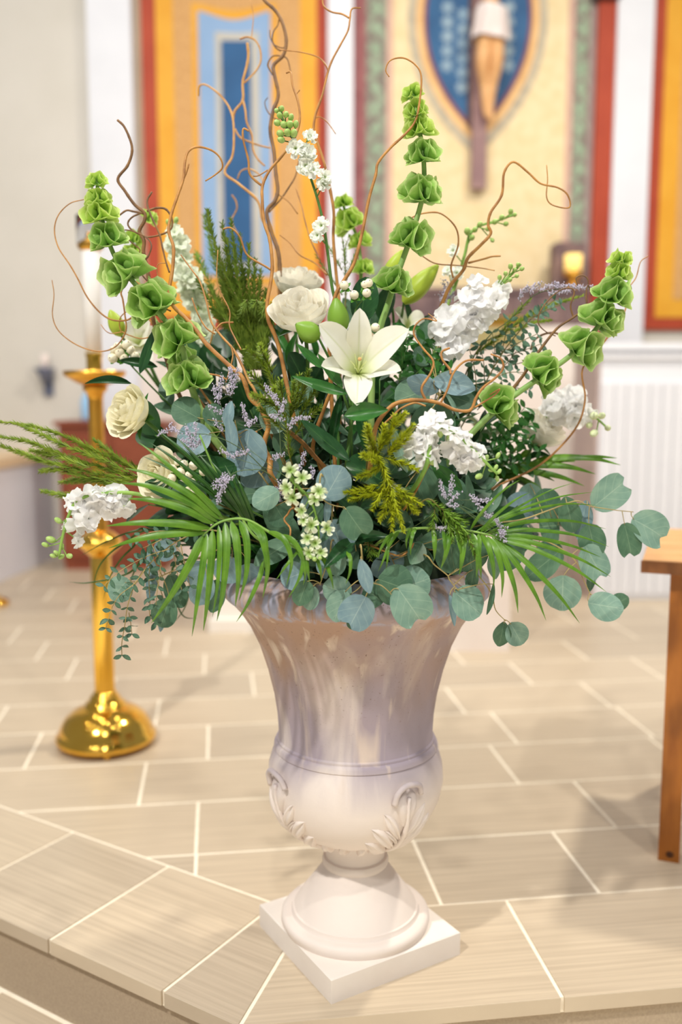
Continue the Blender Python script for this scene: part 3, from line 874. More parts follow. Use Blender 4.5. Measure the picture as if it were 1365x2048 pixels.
def acanthus(th0):
    G_ = []
    for sgn in (-1, 1):
        for a, b, c, d, ex, ey, w in ((2, 1662, 32, 1662, 58, 1646, 10), (2, 1654, 38, 1640, 78, 1614, 13), (2, 1640, 34, 1612, 68, 1582, 13), (2, 1616, 22, 1588, 46, 1554, 11), (1, 1630, 20, 1606, 40, 1590, 6), (1, 1652, 24, 1644, 50, 1632, 6)):
            G_.append(lobe(th0, [(sgn * a, b), (sgn * c, d), (sgn * ex, ey)], w, 0.013))
    # midrib and the rolled tip
    mid = smooth_path([on_bowl(th0 - 0.02, 1664, 0.003), on_bowl(th0 + 0.02, 1640, 0.004), on_bowl(th0 + 0.02, 1600, 0.005), on_bowl(th0, 1560, 0.006), on_bowl(th0, 1530, 0.008)], 4)
    G_.append(tube(mid, 0.006, 0.004, 6))
    G_.append(lobe(th0, [(0, 1585), (0, 1550), (0, 1512)], 26, 0.012))
    curl = smooth_path([on_bowl(th0 - 0.16, 1540, 0.004), on_bowl(th0 - 0.14, 1520, 0.011), on_bowl(th0 - 0.06, 1510, 0.016), on_bowl(th0 + 0.05, 1510, 0.016), on_bowl(th0 + 0.13, 1516, 0.012), on_bowl(th0 + 0.17, 1530, 0.006)], 4)
    G_.append(tube(curl, 0.0055, 0.005, 8))
    return join(*G_)
for k in range(4):
    build('acanthus_leaf', acanthus(math.radians(-90 + 32 + 90 * k)), STONE, urn, M=UM)
for k in range(20):
    th = 2 * math.pi * (k + 0.3) / 20
    gg = lobe(th, [(-14 if k % 2 else 10, 1664), (-4, 1654), (8 if k % 2 else -6, 1642)], 12, 0.013)
    build('collar_leaf', gg, STONE, urn, M=UM)
zf = uz(1140)
fm = build('floral_foam', lathe([(0.001, uz(1217) + 0.002), (0.15, uz(1217) + 0.002), (0.186, zf - 0.01), (0.17, zf + 0.03), (0.10, zf + 0.07), (0.001, zf + 0.085)], 32), mat('dark mossy foam', (26, 36, 24), (44, 56, 34), scale=(60, 60, 60), rough=0.95, bump=0.5), None, M=UM)
tag(fm, 'dark mossy mound filling the mouth of the urn', 'floral foam')
FOAM = Vector((AX.x, AX.y, zf + 0.02))
# ------------------------------------------------------------------ plant materials
BARK = mat('orange brown willow bark', (190, 136, 70), (148, 100, 52), scale=(40, 40, 40), rough=0.5, bump=0.2, bscale=300)
BARK_D = mat('dark willow bark', (136, 98, 56), (98, 70, 46), scale=(40, 40, 40), rough=0.6, bump=0.2, bscale=300)
BARK_L = mat('pale willow bark', (206, 156, 92), (178, 126, 66), scale=(40, 40, 40), rough=0.6)
BELL = mat('bell green', (166, 202, 104), (138, 184, 84), scale=(0.9, 0.9, 0.9), rough=0.45, transl=0.30, bump=0.4, bscale=12, base=((88, 138, 50), 0.0, 0.8), tip=((206, 226, 150), 0.86, 1.0))
BELL_Y = mat('young bell yellow green', (196, 222, 106), (172, 208, 86), scale=(0.9, 0.9, 0.9), rough=0.45, transl=0.35, bump=0.4, bscale=12, base=((116, 164, 56), 0.0, 0.8), tip=((222, 238, 150), 0.86, 1.0))
BSTEM = mat('pale bell stem', (150, 182, 104), (132, 170, 88), scale=(30, 30, 9), rough=0.5)
GSTEM = mat('green stem', (84, 124, 52), (66, 104, 42), scale=(30, 30, 9), rough=0.5)
GSTEM_L = mat('light green stem', (142, 178, 84), (120, 160, 70), scale=(30, 30, 9), rough=0.5)
TWIG = mat('yellow eucalyptus twig', (176, 158, 100), (150, 132, 84), scale=(30, 30, 9), rough=0.6)
EUC = mat('silver dollar leaf', (112, 146, 130), (138, 168, 148), scale=(2.4, 2.4, 2.4), rough=0.5, transl=0.16, rib=(170, 192, 168), ribw=0.018, veins=((166, 188, 166), 26), spec=0.35)
EUC_B = mat('bluish silver dollar leaf', (110, 138, 146), (132, 158, 160), scale=(2.4, 2.4, 2.4), rough=0.5, transl=0.12, rib=(168, 186, 180), ribw=0.018, veins=((160, 180, 174), 26), spec=0.35)
EUC_D = mat('deep green eucalyptus leaf', (72, 106, 82), (92, 126, 98), scale=(2.4, 2.4, 2.4), rough=0.5, transl=0.16, rib=(130, 158, 124), ribw=0.018, veins=((110, 140, 108), 26), spec=0.35)
EUC_S = mat('small eucalyptus leaf', (62, 96, 78), (92, 126, 98), scale=(2.4, 2.4, 2.4), rough=0.5, transl=0.1, rib=(120, 148, 118), ribw=0.03)
PALM = mat('palm green', (106, 150, 44), (78, 122, 34), scale=(40, 40, 40), rough=0.35, transl=0.25, rib=(120, 168, 66), ribw=0.05)
PALM_D = mat('dark palm green', (48, 90, 28), (36, 72, 24), scale=(40, 40, 40), rough=0.35, transl=0.2, rib=(96, 140, 56), ribw=0.05)
LEAFD = mat('dark glossy leaf', (30, 68, 36), (44, 86, 44), scale=(2.5, 2.5, 2.5), rough=0.3, transl=0.1, rib=(74, 116, 60), ribw=0.025, veins=((58, 98, 54), 30))
LEAFG = mat('glossy green leaf', (44, 96, 40), (62, 118, 48), scale=(3, 3, 3), rough=0.28, transl=0.15, rib=(92, 140, 66), ribw=0.02)
LEAFF = mat('deep filler leaf', (24, 52, 34), (48, 82, 46), scale=(2.5, 2.5, 2.5), rough=0.45, transl=0.1, rib=(60, 96, 52), ribw=0.025)
LILY = mat('white lily petal', (244, 242, 226), (248, 247, 238), scale=(20, 20, 20), rough=0.5, transl=0.30, base=((196, 210, 120), -0.05, 0.42), rib=(222, 226, 186), ribw=0.05)
LILYB = mat('green lily bud', (118, 160, 52), (146, 184, 70), scale=(1.5, 1.5, 1.5), rough=0.4, transl=0.15)
LILYB_Y = mat('yellow green lily bud', (178, 200, 62), (196, 214, 84), scale=(1.5, 1.5, 1.5), rough=0.4, transl=0.2)
PISTIL = mat('pale green pistil', (214, 222, 150), (224, 230, 170), rough=0.5)
ANTHER = mat('tan anther', (206, 168, 108), (190, 150, 92), rough=0.7)
ROSE = mat('white rose petal', (246, 241, 226), (249, 246, 236), scale=(20, 20, 20), rough=0.55, transl=0.30, base=((226, 222, 168), 0.0, 0.5))
ROSE_C = mat('cream rose petal', (244, 238, 206), (248, 244, 222), scale=(20, 20, 20), rough=0.55, transl=0.30, base=((226, 218, 150), 0.0, 0.6))
STOCK = mat('white stock petal', (252, 251, 250), (253, 252, 252), scale=(2, 2, 2), rough=0.6, transl=0.42)
STOCK_G = mat('greenish white stock petal', (232, 240, 214), (242, 246, 230), scale=(2, 2, 2), rough=0.55, transl=0.30)
LARK = mat('pale larkspur petal', (226, 234, 186), (242, 244, 224), scale=(2, 2, 2), rough=0.5, transl=0.30, base=((150, 184, 84), 0.15, 0.85))
LARK_W = mat('white larkspur petal', (240, 244, 230), (248, 249, 242), scale=(2, 2, 2), rough=0.5, transl=0.30, base=((176, 200, 122), 0.0, 0.5))
BUDG = mat('green flower bud', (150, 182, 92), (182, 206, 128), scale=(2, 2, 2), rough=0.5)
BUDW = mat('white green bud', (226, 232, 196), (196, 212, 142), scale=(2, 2, 2), rough=0.5)
BERRY = mat('ivory berry', (238, 228, 198), (244, 236, 210), scale=(2, 2, 2), rough=0.3)
BERRYT = mat('brown berry tip', (104, 74, 44), (120, 88, 52), rough=0.6)
SEPAL = mat('bright green sepal', (72, 132, 42), (96, 156, 56), scale=(2, 2, 2), rough=0.4, transl=0.2)
NEED_D = mat('dark green needles', (140, 162, 62), (106, 134, 48), scale=(60, 60, 60), rough=0.5, transl=0.2)
NEED_M = mat('moss green needles', (148, 168, 52), (112, 140, 40), scale=(60, 60, 60), rough=0.5, transl=0.2)
NEED_Y = mat('yellow green needles', (194, 200, 40), (164, 176, 34), scale=(60, 60, 60), rough=0.5, transl=0.25)
NEED_G = mat('grass green needles', (136, 172, 62), (104, 144, 48), scale=(60, 60, 60), rough=0.5, transl=0.2)
NSTEM = mat('brown green needle stem', (118, 112, 54), (96, 88, 44), rough=0.6)
LIMO = mat('lavender grey blossom', (176, 166, 190), (206, 200, 214), scale=(400, 400, 400), rough=0.7)
LIMO_S = mat('thin grey green stem', (92, 112, 66), (76, 94, 56), rough=0.6)

TOCAM = Vector((0, -1, 0.25)).normalized()

# ------------------------------------------------------------------ shared leaf shapes (length 1 along Y, width 1)
def leaf_geo(wf, nu=7, nv=9, cup=0.12, bend=-0.12, notch=0.0, fold=0.0):
    def fn(u, v):
        a = 2 * u - 1
        x = 0.5 * a * wf(v)
        y = v
        if notch: y -= notch * math.exp(-((x - 0.08) / 0.15) ** 2) * max(0, (v - 0.45) / 0.55) ** 2
        return (x, y, cup * a * a * wf(v) * 0.5 + bend * (v - 0.4) ** 2 + fold * abs(a) * wf(v) * 0.3)
    return grid(nu, nv, fn)
def w_round(v): return max(0.03, (1 - (2 * (v * 0.99 + 0.005) - 1) ** 2) ** 0.5 * (1 + 0.06 * math.sin(3 * v)))
def w_heart(v): return max(0.03, (1 - (2 * (v * 0.985 + 0.01) - 1) ** 2) ** 0.42 * (0.92 + 0.14 * v))
def w_oval(v): return max(0.03, math.sin(math.pi * (0.02 + 0.96 * v)) ** 0.75)
def w_lance(v): return max(0.02, math.sin(math.pi * (0.015 + 0.97 * v ** 0.8)) ** 0.9)
LM = {}
def leaf_mesh(kind, m):
    key = (kind, m.name)
    if key not in LM:
        k, var = kind
        cup = (0.10, 0.22, -0.12)[var % 3]
        bend = (-0.10, -0.28, 0.14)[var % 3]
        g = {'round': lambda: leaf_geo(w_round, 9, 11, cup, bend),
             'heart': lambda: leaf_geo(w_heart, 17, 14, cup, bend, notch=0.17),
             'oval': lambda: leaf_geo(w_oval, 7, 11, cup, bend),
             'lance': lambda: leaf_geo(w_lance, 5, 11, cup * 0.8, bend * 1.6, fold=0.3),
             'small': lambda: leaf_geo(w_oval, 3, 5, cup, bend)}[k]()
        me = make_mesh('leaf', *g)
        me.materials.append(m)
        LM[key] = me
    return LM[key]

def sdir(ang, fwd=0.0):
    """Screen direction in degrees (0 right, 90 down) as a direction in the place; fwd leans it to the viewer."""
    a = math.radians(ang)
    return Vector((math.cos(a), -fwd, -math.sin(a))).normalized()

def put_leaf(parent, x, y, rx, ry, ang, d, kind='round', m=None, fwd=0.0, tilt=None, var=None, name='leaf'):
    """Leaf centred on pixel x, y; half width rx and half length ry in pixels; its tip points along ang."""
    k = pxs(x, y, d)
    u = sdir(ang, fwd)
    c = at(x, y, d)
    n = TOCAM + Vector((random.uniform(-.35, .35), 0, random.uniform(-.25, .35))) if tilt is None else Vector(tilt)
    s = 2 * ry * k
    M = frame(c - u * s * 0.5, u, n, 2 * rx * k, s, s * 0.8)
    o = link(name, leaf_mesh((kind, random.randrange(3) if var is None else var), m or EUC), None, parent, M)
    return c - u * s * 0.5

def px_path(pts, d0, d1=None):
    """Pixel polyline with depth running d0 -> d1; a point may carry its own depth."""
    d1 = d0 if d1 is None else d1
    n = max(1, len(pts) - 1)
    return [at(p[0], p[1], p[2] if len(p) > 2 else d0 + (d1 - d0) * i / n) for i, p in enumerate(pts)]

def to_foam(p, r=0.09, drop=0.0):
    d = Vector((p.x - AX.x, p.y - AX.y, 0))
    if d.length > 1e-6: d = d.normalized() * min(d.length, r)
    return Vector((AX.x + d.x, AX.y + d.y, FOAM.z - drop))

def rooted(P, r=0.09):
    """Carry a path on from its last point down into the foam."""
    b = to_foam(P[-1], r)
    mid = P[-1].lerp(b, 0.5) + Vector((0, 0, 0.012))
    return list(P) + [mid, b]

# ------------------------------------------------------------------ curly willow
def willow(label, pts, r0, r1, d0, d1, twigs=(), m=None, root=True, group='curly willow branches'):
    """pts run from the tip to the base; r0 tip radius, r1 base radius in pixels; twigs = (pts, r0, r1)."""
    m = m or BARK
    P = px_path(pts, d0, d1)
    full = rooted(P) if root else P
    t = thing('willow_branch', label, 'branch', full[-1], group)
    k = pxs(700, 700, 0)
    build('stem', tube(smooth_path(full, 6), r0 * k, r1 * k, 7, 0.12), m, t)
    for tw in twigs:
        pp, a, b = tw[0], tw[1], tw[2]
        e0, e1 = (tw[3], tw[4]) if len(tw) > 4 else (d0, d0 + 0.4 * (d1 - d0))
        build('twig', tube(smooth_path(px_path(pp, e0, e1), 6), a * k, b * k, 6, 0.15), m, t)
    return t

# ------------------------------------------------------------------ bells of Ireland
def bell_geo(seed, open_=1.0):
    r = random.Random(seed)
    ph = r.uniform(0, 6.28)
    def fn(u, v):
        th = 2 * math.pi * u
        rad = 0.07 + 0.44 * (v ** 0.55) * open_ + 0.14 * max(0, v - 0.75) * open_
        lob = 1 + 0.055 * v * v * math.cos(5 * th + ph) + 0.09 * v * math.cos(2 * th + 2 * ph) + 0.10 * v ** 6 * abs(math.cos(2.5 * th + ph)) ** 8
        z = 0.60 * v ** 1.5 - 0.02 + 0.05 * v ** 3 * math.cos(5 * th + ph + 0.8) + 0.05 * v * math.cos(th + ph)
        return (rad * lob * math.cos(th), rad * lob * math.sin(th), z)
    return grid(24, 8, fn, True)
BM = {}
def bell_mesh(i, m):
    if (i, m.name) not in BM:
        me = make_mesh('bell', *bell_geo(i, (1.0, 1.15, 0.85, 1.05)[i % 4]))
        me.materials.append(m)
        BM[(i, m.name)] = me
    return BM[(i, m.name)]
SEEDM = make_mesh('seed', *ellipsoid(0.10, 0.10, 0.10, 8, 6)); SEEDM.materials.append(PISTIL)

def bells(label, stem, whorls, d, sw, group='bells of ireland stems'):
    """stem: pixel path tip -> base (with optional depths); whorls: (x, y, width in pixels)."""
    P = px_path(stem, d)
    full = rooted(P)
    t = thing('bells_of_ireland', label, 'flower stem', full[-1], group)
    k = pxs(700, 700, d)
    build('stem', tube(smooth_path(full, 6), sw * 0.25 * k, sw * 0.55 * k, 8), BSTEM, t)
    sp = smooth_path(P, 8)
    for wi, (x, y, w) in enumerate(whorls):
        c = at(x, y, d)
        j = min(range(len(sp)), key=lambda q: (sp[q] - c).length)
        tang = (sp[max(0, j - 2)] - sp[min(len(sp) - 1, j + 2)]).normalized()
        c = sp[j] * 0.5 + c * 0.5
        young = w < 58
        n = 5 if young else 6
        ox = tang.orthogonal().normalized()
        oy = tang.cross(ox)
        s = w * k * (0.52 if young else 0.60)
        ph = random.uniform(0, 6.28)
        for q in range(n):
            th = ph + 2 * math.pi * q / n
            rad = ox * math.cos(th) + oy * math.sin(th)
            ax = (rad * random.uniform(0.9, 1.1) + tang * random.uniform(0.25, 0.6) + Vector((0, -0.35, 0.0)))
            M = zframe(c + rad * sw * 0.35 * k, ax, random.uniform(0, 6.28), s * random.uniform(0.9, 1.1))
            b = link('bell', bell_mesh(random.randrange(4), BELL_Y if w < 68 and y < 560 else BELL), None, t, M)
    return t

# ------------------------------------------------------------------ roses
def rose(label, x, y, size, axis, d, m, group='white roses', opened=0.8, seed=1):
    r = random.Random(seed)
    c = at(x, y, d)
    k = pxs(x, y, d)
    R = size * 0.5 * k
    ax = Vector(axis).normalized()
    base = c - ax * R * 0.55
    full = smooth_path([base, base - ax * R * 0.9 + Vector((0, 0, -R * 0.3))] + rooted([base - ax * R * 1.6 + Vector((0, 0.01, -R))])[1:], 5)
    t = thing('rose', label, 'rose', full[-1], group)
    build('stem', tube(full, 0.0035, 0.0035, 7), GSTEM, t)
    M0 = zframe(base, ax, r.uniform(0, 6.28), R)
    layers = [(3, 0.16, 1.22, 100, 0.0), (3, 0.30, 1.24, 75, 0.02), (4, 0.46, 1.20, 58, 0.08), (5, 0.62, 1.14, 48, 0.18), (5, 0.80, 1.05, 46, 0.32), (5, 0.95, 0.90, 44, 0.55)]
    for li, (n, rad, h, ha, curl) in enumerate(layers):
        for q in range(n):
            th0 = 2 * math.pi * (q + 0.5 * (li % 2) + r.uniform(-.12, .12)) / n + li * 0.7
            rf = [r.uniform(-1, 1) for _ in range(4)]
            hh = h * r.uniform(0.95, 1.05)
            cu = curl * opened * r.uniform(0.7, 1.3)
            def fn(u, v, th0=th0, rad=rad, hh=hh, cu=cu, rf=rf, ha=ha):
                a = 2 * u - 1
                th = th0 + math.radians(ha) * a * (0.35 + 0.65 * math.sin(math.pi * (0.15 + 0.55 * v)))
                vv = v * (1 - 0.20 * abs(a) ** 3)
                body = rad * (0.30 + 0.70 * math.sin(math.pi / 2 * min(1, vv * 1.25)) ** 0.9)
                lip = cu * max(0, vv - 0.62) ** 1.6 * 2.6
                rr_ = body + lip + 0.05 * rad * a + 0.025 * math.sin(5 * a + 3 * rf[0]) * vv
                z = hh * vv - cu * max(0, vv - 0.72) ** 2 * 3.0 + 0.03 * rf[1] * a * vv + 0.02 * math.sin(7 * a + 4 * rf[2]) * vv * vv
                return (rr_ * math.cos(th), rr_ * math.sin(th), z)
            build('petal', grid(11, 9, fn), m, t, M=M0)
    for q in range(5):
        th = 2 * math.pi * q / 5
        u = ax.orthogonal().normalized()
        w = ax.cross(u)
        rd = u * math.cos(th) + w * math.sin(th)
        link('sepal', leaf_mesh(('lance', 0), LEAFG), None, t, frame(base + rd * R * 0.1, rd + ax * 0.25 - Vector((0, 0, 0.3)), ax, R * 0.3, R * 0.9, R * 0.5))
    return t

# ------------------------------------------------------------------ lilies
def petal_geo(c, ctrl, tip, axis, w, wf, cup=0.25, curl=0.0):
    def bez(t): return c * (1 - t) ** 2 + ctrl * 2 * t * (1 - t) + tip * t * t
    def fn(u, v):
        a = 2 * u - 1
        p = bez(v)
        tg = (bez(min(1, v + .02)) - bez(max(0, v - .02))).normalized()
        side = tg.cross(axis)
        side = side.normalized() if side.length > 1e-6 else tg.orthogonal()
        n = side.cross(tg).normalized()
        hw = w * 0.5 * wf(v)
        return p + side * a * hw + n * (cup * a * a * hw - 0.12 * hw * math.exp(-(a / 0.18) ** 2)) + n * curl * math.sin(6 * v + 3 * a) * hw * 0.12
    return grid(9, 14, fn)
def w_petal(v): return max(0.02, (math.sin(math.pi * (0.07 + 0.93 * v ** 1.0)) ** 0.62))

def lily_bud(parent, base, tip, w, m, name='bud'):
    ax = tip - base
    L = ax.length
    def fn(u, v):
        th = 2 * math.pi * u
        r = w * 0.5 * math.sin(math.pi * (0.05 + 0.93 * v ** 0.8)) ** 0.75 * (1 - 0.10 * abs(math.cos(1.5 * th)) ** 6)
        return (r * math.cos(th), r * math.sin(th), L * v)
    return build(name, grid(18, 12, fn, True), m, parent, M=zframe(base, ax, random.uniform(0, 2)))

# ------------------------------------------------------------------ ruffled florets, buds, berries
def ruffle_geo(seed, n, L, W, spread, tube_len=0.35, ruff=0.14, layers=2):
    r = random.Random(seed)
    gs = []
    for li in range(layers):
        for q in range(n):
            th = 2 * math.pi * (q + 0.5 * li + r.uniform(-.15, .15)) / n
            op = spread * (1.0 - 0.40 * li) + r.uniform(-.15, .15)
            p1, p2 = r.uniform(0, 6.28), r.uniform(0, 6.28)
            Lq = L * (1 - 0.15 * li)
            def fn(u, v, th=th, op=op, p1=p1, p2=p2, Lq=Lq):
                a = 2 * u - 1
                wd = W * (0.22 + 0.78 * math.sin(math.pi * 0.5 * min(1, v * 1.25)))
                rad = 0.02 + Lq * v * math.sin(op * min(1, 0.35 + v))
                z = tube_len + Lq * v * math.cos(op * min(1.15, 0.35 + v)) + ruff * v * math.sin(5 * a + p1) * 0.5 + ruff * 0.5 * math.sin(8 * v + p2) * v
                rad -= 0.12 * Lq * a * a * v
                x, y = rad, a * wd * 0.5
                return (x * math.cos(th) - y * math.sin(th), x * math.sin(th) + y * math.cos(th), z)
            gs.append(grid(6, 6, fn))
    return join(*gs)
def shared(name, geo, m):
    me = make_mesh(name, *geo)
    me.materials.append(m)
    return me
FLORET = [shared('floret', ruffle_geo(s, 4, 0.60, 0.58, 1.42, 0.0, 0.13, 2), STOCK) for s in range(4)]
FLORET_G = [shared('floret', ruffle_geo(s + 9, 4, 0.54, 0.56, 1.3, 0.0, 0.15, 2), STOCK_G) for s in range(3)]
LARKF = [shared('floret', ruffle_geo(s + 20, 5, 0.56, 0.34, 1.15, 0.05, 0.14, 1), LARK) for s in range(3)]
LARKW = [shared('floret', ruffle_geo(s + 30, 5, 0.56, 0.42, 1.25, 0.05, 0.16, 2), LARK_W) for s in range(3)]
CALYX = shared('calyx', grid(8, 5, lambda u, v: ((0.05 + 0.10 * math.sin(2.6 * v)) * math.cos(2 * math.pi * u), (0.05 + 0.10 * math.sin(2.6 * v)) * math.sin(2 * math.pi * u), -0.34 + 0.40 * v), True), BUDG)
BUD_G = shared('bud', xform(ellipsoid(0.32, 0.32, 0.5, 8, 7), Matrix.Translation((0, 0, 0.5))), BUDG)
BUD_W = shared('bud', xform(ellipsoid(0.32, 0.32, 0.5, 8, 7), Matrix.Translation((0, 0, 0.5))), BUDW)
BERRYM = shared('berry', xform(grid(14, 10, lambda u, v: (0.5 * math.sin(math.pi * v) ** 0.9 * math.cos(2 * math.pi * u), 0.5 * math.sin(math.pi * v) ** 0.9 * math.sin(2 * math.pi * u), -0.5 * math.cos(math.pi * v) + 0.06 * v ** 6), True), Matrix.Translation((0, 0, 0.5))), BERRY)
BTIP = shared('berry_tip', xform(ellipsoid(0.06, 0.06, 0.05, 8, 5), Matrix.Translation((0, 0, 1.04))), BERRYT)

def spike(name, label, cat, stem, florets, buds, d, sw, group, fl=FLORET, fsize=46, stem_m=None, budm=None, budsize=14, extra=0.0, off=-0.012):
    """Flower spike: florets at pixels (x, y[, size]) turned outward from the stem; buds likewise."""
    P = px_path(stem, d)
    full = rooted(P)
    t = thing(name, label, cat, full[-1], group)
    k = pxs(700, 800, d)
    sp = smooth_path(full, 6)
    vis = smooth_path(P, 8)
    sg = [tube(sp, sw * 0.3 * k, sw * 0.6 * k, 7)]
    def place(x, y, s, meshes, nm, back):
        dd = d + extra * random.uniform(-1, 1)
        c = at(x, y, dd + off)
        j = min(range(len(vis)), key=lambda q: (vis[q] - c).length)
        j2 = min(len(vis) - 1, j + 3)
        out = (c - vis[j])
        out = out.normalized() * 0.75 if out.length > 0.004 else Vector()
        ax = out + TOCAM * 0.62 + Vector((random.uniform(-.2, .2), 0, random.uniform(-.1, .25)))
        sz = s * k
        pos = c - ax.normalized() * sz * back
        o = link(nm, random.choice(meshes), None, t, zframe(pos, ax, random.uniform(0, 6.28), sz))
        sg.append(tube(smooth_path([vis[j2], vis[j2].lerp(pos, 0.6) + Vector((0, 0.002, 0)), pos], 3), 1.4 * k, 1.2 * k, 5))
        return o, pos, ax, sz
    for f in florets:
        o, pos, ax, sz = place(f[0], f[1], f[2] if len(f) > 2 else fsize, fl, 'floret', 0.25)
        c = link('calyx', CALYX, None, o)
    for b in buds:
        place(b[0], b[1], b[2] if len(b) > 2 else budsize, [budm or BUD_G], 'bud', 0.4)
    build('stem', join(*sg), stem_m or GSTEM_L, t)
    return t

def berries(label, bs, leaves, stem, d, size=19, group='white berry sprigs', sep=True):
    P = px_path(stem, d)
    full = rooted(P)
    t = thing('berry_sprig', label, 'berries', full[-1], group)
    k = pxs(700, 800, d)
    vis = smooth_path(P, 6)
    sg = [tube(smooth_path(full, 6), 1.6 * k, 2.6 * k, 6)]
    for b in bs:
        x, y = b[0], b[1]
        s = (b[2] if len(b) > 2 else size) * k
        c = at(x, y, d - 0.01)
        j = min(range(len(vis)), key=lambda q: (vis[q] - c).length)
        ax = ((c - vis[j]).normalized() * 0.6 + TOCAM * 0.6 + Vector((random.uniform(-.3, .3), 0, 0.2))).normalized()
        pos = c - ax * s * 0.5
        o = link('berry', BERRYM, None, t, zframe(pos, ax, 0, s))
        link('berry_tip', BTIP, None, o)
        sg.append(tube(smooth_path([vis[min(len(vis) - 1, j + 2)], pos], 3), 1.1 * k, 1.1 * k, 5))
        if sep:
            u = ax.orthogonal().normalized(); w = ax.cross(u)
            for q in range(4):
                th = q * math.pi / 2 + random.uniform(-.3, .3)
                rd = u * math.cos(th) + w * math.sin(th)
                link('sepal', leaf_mesh(('small', 0), SEPAL), None, t, frame(pos, rd + ax * 0.15, ax, s * 0.5, s * 0.8, s * 0.6))
    for l in leaves:
        put_leaf(t, *l)
    build('stem', join(*sg), GSTEM, t)
    return t

# ------------------------------------------------------------------ needle sprigs
def needles(path, k, length, dens, tipl=0.5, width=1.1, lean=0.75):
    """Fine needles standing round a path (world points)."""
    V, Fc = [], []
    n = len(path)
    tot = sum((path[i + 1] - path[i]).length for i in range(n - 1))
    cnt = int(tot / k * dens)
    for q in range(cnt):
        f = random.random() * (n - 1.001)
        i = int(f)
        p = path[i].lerp(path[i + 1], f - i)
        tg = (path[i] - path[i + 1]).normalized()       # towards the tip (paths run tip -> base)
        ox = tg.orthogonal().normalized()
        oy = tg.cross(ox)
        th = random.uniform(0, 6.283)
        rd = ox * math.cos(th) + oy * math.sin(th)
        tipness = 1 - f / n
        L = length * k * random.uniform(0.7, 1.1) * (1 - (1 - tipl) * max(0, tipness - 0.6) / 0.4)
        dr = (rd + tg * lean * random.uniform(0.7, 1.4)).normalized()
        sd_ = dr.cross(rd if abs(dr.dot(rd)) < 0.95 else tg).normalized() * width * k * 0.5
        nrm = dr.cross(sd_).normalized() * width * k * 0.25
        b = len(V)
        e = p + dr * L + tg * L * 0.15
        V += [p + sd_, p - sd_, p.lerp(e, 0.6) - sd_ * 0.9 + nrm, p.lerp(e, 0.6) + sd_ * 0.9 + nrm, e]
        Fc += [(b, b + 1, b + 2, b + 3), (b + 3, b + 2, b + 4)]
    return V, Fc

def sprig(label, paths, d, length, dens, m, group='needle leaved sprigs', name='needle_sprig', cat='greenery', main=0, lean=0.75, sm=None, width=1.3, ends=None):
    """paths: pixel polylines tip -> base; the first runs on into the foam, the rest join it."""
    P0 = px_path(paths[0], d[0], d[1])
    full = rooted(P0)
    t = thing(name, label, cat, full[-1], group)
    k = pxs(700, 800, d[0])
    sg, ng = [tube(smooth_path(full, 5), 0.9 * k, 2.2 * k, 5)], [needles(smooth_path(P0, 5), k, length, dens, lean=lean, width=width)]
    for q in paths[1:]:
        Q = smooth_path(px_path(q, d[0] + random.uniform(-.015, .015), d[1]), 5)
        sg.append(tube(Q, 0.7 * k, 1.3 * k, 5))
        ng.append(needles(Q, k, length, dens, lean=lean, width=width))
    build('stem', join(*sg), sm or NSTEM, t)
    o = build('needles', join(*ng), m, t, smooth=False)
    o['kind'] = 'stuff'
    return t

def statice(label, stem, tufts, d, group='lavender grey statice sprays'):
    """Thin branching stem with tiny blossoms along the tufts (pixel polylines)."""
    P = px_path(stem, d)
    full = rooted(P)
    t = thing('statice_spray', label, 'filler flower', full[-1], group)
    k = pxs(700, 800, d)
    vis = smooth_path(P, 6)
    sg = [tube(smooth_path(full, 5), 0.7 * k, 1.3 * k, 5)]
    V, Fc = [], []
    for tf in tufts:
        Q = smooth_path(px_path(tf, d - 0.006), 4)
        j = min(range(len(vis)), key=lambda q: (vis[q] - Q[-1]).length)
        sg.append(tube(Q, 0.5 * k, 0.6 * k, 4))
        sg.append(tube(smooth_path([Q[-1], vis[j]], 3), 0.6 * k, 0.7 * k, 4))
        tot = sum((Q[i + 1] - Q[i]).length for i in range(len(Q) - 1)) / k
        for _ in range(int(tot * 2.1)):
            i = random.randrange(len(Q) - 1)
            p = Q[i].lerp(Q[i + 1], random.random()) + Vector([random.gauss(0, 2.6 * k) for _ in range(3)])
            s = random.uniform(0.9, 1.7) * k
            b = len(V)
            V += [p + Vector(o) * s for o in ((1, 0, 0), (-1, 0, 0), (0, 1, 0), (0, -1, 0), (0, 0, 1.5), (0, 0, -1.5))]
            Fc += [(b + a, b + c, b + e) for a, c, e in ((0, 2, 4), (2, 1, 4), (1, 3, 4), (3, 0, 4), (2, 0, 5), (1, 2, 5), (3, 1, 5), (0, 3, 5))]
    build('stem', join(*sg), LIMO_S, t)
    o = build('blossoms', (V, Fc), LIMO, t, smooth=False)
    o['kind'] = 'stuff'
    return t

# ------------------------------------------------------------------ palm fronds
def blade_geo(P, w, nhint=TOCAM, fold=0.35):
    P = smooth_path(P, 6)
    n = len(P)
    V, Fc, uv = [], [], []
    for i, p in enumerate(P):
        v = i / (n - 1)
        t = (P[min(n - 1, i + 1)] - P[max(0, i - 1)]).normalized()
        sd_ = t.cross(nhint)
        sd_ = sd_.normalized() if sd_.length > 1e-6 else t.orthogonal()
        nn = sd_.cross(t).normalized()
        hw = 0.5 * w * max(0.04, min(1, v / 0.12) ** 0.6 * (1 - v ** 2.2) ** 0.8)
        V += [p - sd_ * hw - nn * fold * hw, p, p + sd_ * hw - nn * fold * hw]
        uv += [(0, v), (0.5, v), (1, v)]
        if i:
            a = 3 * (i - 1); b = 3 * i
            Fc += [(a, a + 1, b + 1, b), (a + 1, a + 2, b + 2, b + 1)]
    return V, Fc, uv

